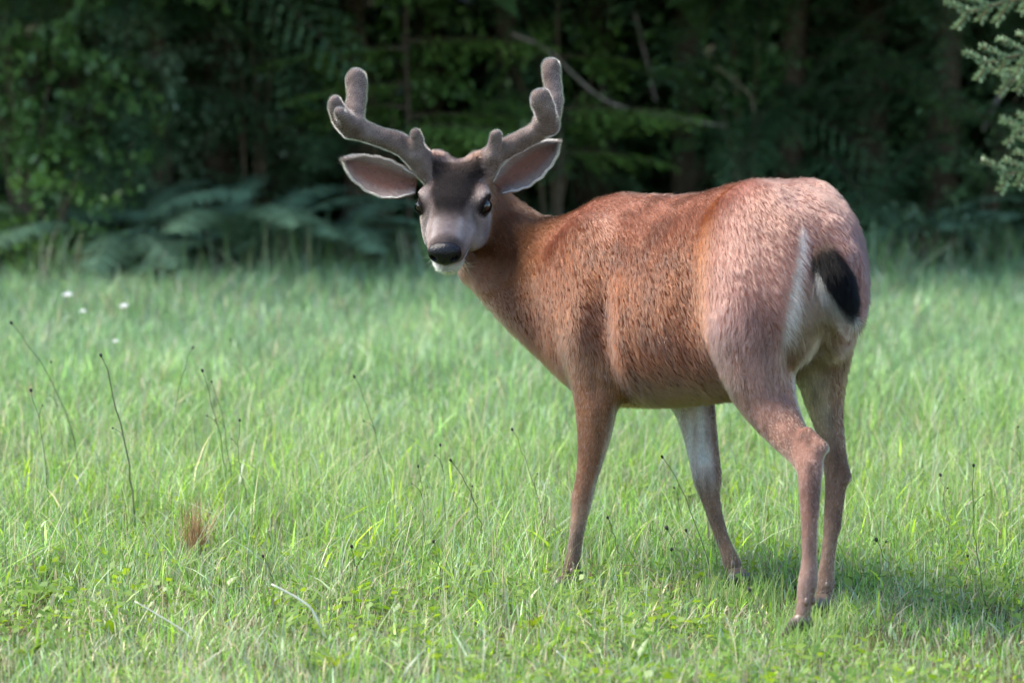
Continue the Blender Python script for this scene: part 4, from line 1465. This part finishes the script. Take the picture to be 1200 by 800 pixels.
# ---------------------------------------------------------------- leafy shrubs
def shrub(px, d, w, h, nleaf, size, c0, c1, label, z0=.1, seed=0, nst=7):
    rr = np.random.default_rng(200 + seed)
    x = (px - 600) / FPX * d
    root = empty("leafy_shrub", (x, d, 0), label, "shrub", "shrubs at the forest edge")
    m = Mesh()
    tips = []
    for k in range(nst):
        a = rr.uniform(0, 6.28)
        e = np.array([math.cos(a) * w * rr.uniform(.2, .8), math.sin(a) * w * .5 * rr.uniform(.2, 1), h * rr.uniform(.6, 1)])
        pts = bez((rr.normal(0, .05), rr.normal(0, .05), 0), (e[0] * .3, e[1] * .3, h * .6), e, 10)
        m.tube(pts, np.linspace(.012, .003, 10), 5, (.10, .075, .05))
        tips.append(pts)
    m.build("stem", M_BARK, root)
    n = nleaf
    # leaves gather in sprays along invisible twigs between the stems
    nt_ = max(12, n // 45)
    tw0 = np.stack([rr.normal(0, w * .42, nt_), rr.normal(0, w * .30, nt_), z0 + (h - z0) * rr.random(nt_) ** .8], -1)
    td = unit(np.stack([rr.normal(0, 1, nt_), rr.normal(-.5, .7, nt_), rr.normal(-.1, .35, nt_)], -1))
    k = rr.integers(0, nt_, n)
    u = rr.random(n)
    p = tw0[k] + td[k] * (u * .42)[:, None] + rr.normal(0, .025, (n, 3)) + np.outer(u ** 2, [0, 0, -.08])
    p[:, 2] = np.maximum(p[:, 2], .02)
    dv = unit(td[k] * .5 + rr.normal(0, .7, (n, 3)) + [0, 0, -.2])
    nv = unit(np.cross(dv, np.cross(ZZ + rr.normal(0, .35, (n, 3)), dv)))
    sd = np.cross(dv, nv)
    l_ = (size * rr.uniform(.6, 1.25, n))[:, None]
    V = np.stack([p, p + dv * l_ * .5 + sd * l_ * .27 + nv * l_ * .06, p + dv * l_, p + dv * l_ * .5 - sd * l_ * .27 + nv * l_ * .06], 1).reshape(-1, 3)
    mm = np.clip(rr.normal(.45, .3, n), 0, 1)[:, None]
    C = np.array(c0) * (1 - mm) + np.array(c1) * mm
    np_mesh("foliage", V, np.arange(n * 4).reshape(-1, 4), M_SHRUB, root, False, np.repeat(C, 4, 0), kind="stuff")


shrub(20, 17.2, .95, 2.5, 5200, .075, (0.062, 0.130, 0.034), (0.125, 0.225, 0.070), "tall bright green shrub at far left", .1, 1, 9)
shrub(135, 17.9, .8, 2.2, 3600, .065, (0.085, 0.140, 0.075), (0.200, 0.280, 0.190), "shrub with pale shining leaves right of the bright one", .3, 2)
shrub(300, 18.1, .9, 2.3, 4200, .055, (0.041, 0.081, 0.041), (0.095, 0.149, 0.088), "dark small leaved shrub above the large fern", .6, 3)
shrub(450, 18.0, .6, 2.1, 2400, .06, (0.047, 0.101, 0.027), (0.121, 0.230, 0.060), "shrub with sunlit sprays between the antlers", .9, 4)
shrub(650, 18.2, .55, 1.7, 1800, .06, (0.047, 0.108, 0.027), (0.135, 0.243, 0.060), "shrub with sunlit sprays right of the right antler", .7, 5)
shrub(60, 16.7, .5, .75, 1500, .05, (0.081, 0.176, 0.034), (0.162, 0.297, 0.074), "low bright bush under the tall left shrub", .02, 6, 5)
shrub(870, 18.3, .6, 1.9, 1500, .06, (0.041, 0.095, 0.027), (0.081, 0.162, 0.060), "shaded shrub above the deer's rump", .8, 7)
shrub(1150, 18.0, .5, 1.2, 1000, .06, (0.054, 0.108, 0.041), (0.121, 0.203, 0.088), "small shrub beside the right edge, low under the fir branches", .2, 8)
shrub(1085, 17.2, .35, .5, 500, .05, (0.068, 0.121, 0.054), (0.108, 0.176, 0.101), "low grey green bush right of the rump", .02, 9, 4)

# ---------------------------------------------------------------- dead branches
for pp, d, r0, r1, c, lab in [
        ([(600, 40), (640, 55), (672, 88), (705, 118), (745, 131), (800, 140), (850, 148)], 17.6, .013, .007, (.17, .145, .125), "long pale dead branch curving down beside the right antler"),
        ([(744, 15), (752, 50), (760, 80), (768, 118)], 17.9, .014, .011, (.11, .09, .085), "short upright dead stick above the curved branch"),
        ([(838, 78), (862, 95), (880, 112), (884, 132)], 17.7, .011, .008, (.11, .10, .06), "bent mossy stick above the deer's back"),
        ([(1188, 85), (1172, 110), (1160, 135), (1152, 152)], 17.9, .016, .012, (.15, .13, .12), "slanting dead stick behind the fir branches"),
        ([(368, -20), (372, 8), (376, 30)], 17.9, .02, .018, (.24, .21, .2), "pale stick at the top edge, left of the antlers"),
        ([(676, 40), (700, 80), (708, 112), (690, 140)], 18.3, .012, .008, (.13, .11, .10), "thin dark twig crossing behind the curved branch")]:
    pts = np.array([at(x, y, d + .1 * math.sin(i)) for i, (x, y) in enumerate(pp)])
    tt = np.linspace(0, len(pp) - 1, 20)
    pts = np.stack([np.interp(tt, np.arange(len(pp)), pts[:, i]) for i in range(3)], -1)
    for _ in range(2):
        pts[1:-1] = (pts[:-2] + 2 * pts[1:-1] + pts[2:]) / 4
    o0 = pts[0].copy()
    m = Mesh()
    m.tube(pts - o0, np.linspace(r0, r1, 20), 7, c)
    o = m.build("dead_branch", M_BARK, None, label=lab, category="branch", group="dead branches at the forest edge")
    o.location = tuple(o0)

# ---------------------------------------------------------------- young fir whose branch tips reach in at the top right
M_FIR = mat_tint("fir_needles", rough=.45, spec=.5, transl=.15)


def fir_branch(seed, L):
    """woody axis with side shoots, every shoot set with single needles"""
    r = np.random.default_rng(seed)
    wood = Mesh()
    t = np.linspace(0, 1, 12)
    ax = np.stack([t * L, np.zeros(12), .05 * L * np.sin(t * 2.2) - .06 * L * t ** 2], -1)
    wood.tube(ax, np.linspace(.007, .0022, 12), 6, (.12, .085, .05))
    shoots = [(ax[5], ax[-1] + np.array([.03, 0, 0]))]
    for k in range(3, 12):
        for sg in (1, -1):
            ln = (.19 * L * (1 - .7 * t[k]) + .045) * r.uniform(.8, 1.1)
            dv = unit(np.array([.85, sg * .75, r.normal(0, .08)]))
            b = ax[k] * 1.0
            shoots.append((b, b + dv * ln))
    V, C = [], []
    for a, b in shoots:
        ln = np.linalg.norm(b - a)
        dv = (b - a) / ln
        wood.tube(np.array([a, (a + b) / 2, b]), [.0025, .002, .0015], 5, (.13, .09, .05))
        nn = int(ln / .0009)
        u = np.linspace(.02, 1, nn)
        s1 = unit(np.cross(dv, ZZ))
        s2 = np.cross(s1, dv)
        th = r.uniform(-.5, math.pi + .5, nn)
        out = np.outer(np.cos(th), s1) + np.outer(np.sin(th) * .75, s2)
        nd = unit(out + dv * r.uniform(.35, .75, (nn, 1)))
        p = a + np.outer(u * ln, dv)
        le = r.uniform(.016, .025, (nn, 1))
        w = unit(np.cross(nd, dv + r.normal(0, .3, (nn, 3)))) * .0017
        V.append(np.stack([p - w, p + nd * le * .6 - w, p + nd * le, p + nd * le * .6 + w, ], 1))
        m = np.clip(u * .7 + r.normal(.15, .2, nn), 0, 1)[:, None]
        C.append(np.repeat(np.array([.12, .20, .115]) * (1 - m) + np.array([.26, .36, .215]) * m, 4, 0))
    V = np.concatenate(V).reshape(-1, 3)
    C = np.concatenate(C)
    w_ = wood.build("branch", M_BARK, None)
    n_ = np_mesh("needles", V, np.arange(len(V)).reshape(-1, 4), M_FIR, None, False, C, kind="stuff")
    COL.objects.unlink(w_)
    COL.objects.unlink(n_)
    return w_, n_


FIRB = [fir_branch(s, l) for s, l in ((1, .62), (2, .5), (3, .75))]
fd = 9.6
fx = (1200 - 600) / FPX * fd + .58
fir = empty("fir_tree", (fx, fd, 0), "young fir whose pale branch tips reach in at the top right", "tree")
m = Mesh()
m.tube(np.array([[0, 0, -.05], [.01, 0, .8], [0, .01, 1.6], [-.01, 0, 2.6], [0, 0, 3.4]]), [.055, .045, .035, .022, .006], 10, (.11, .085, .065))
m.build("trunk", M_BARK, fir)


def add_fir(k, z, ang, tilt, sc, roll=0.0):
    w_, n_ = FIRB[k]
    b = copy_of(w_, fir, (0, 0, z), (roll, -tilt, ang), sc)
    copy_of(n_, b, (0, 0, 0))


def fir_to(px, py, dep, k, z0):
    """a branch from the trunk at height z0 whose tip shows at a pixel"""
    tip = at(px, py, dep) - np.array([fx, fd, z0])
    L = (.62, .5, .75)[k] * 1.05
    ang = math.atan2(tip[1], tip[0])
    hz = math.hypot(tip[0], tip[1])
    ln = np.linalg.norm(tip)
    add_fir(k, z0, ang, math.atan2(tip[2], hz) + .01, ln / L, -.95)


fir_to(1124, 16, 9.35, 2, 1.62)
fir_to(1147, 76, 9.2, 2, 1.42)
fir_to(1176, 96, 9.45, 0, 1.30)
fir_to(1174, 206, 9.3, 0, 1.02)
fir_to(1189, 152, 9.7, 1, 1.2)
rr = np.random.default_rng(5)
for k in range(26):
    z = .25 + 3.0 * k / 26
    a = rr.uniform(-math.pi * .62, math.pi * .62)
    add_fir(k % 3, z, a, rr.normal(.12, .1), (1.05 - .27 * z) * rr.uniform(.8, 1.0))
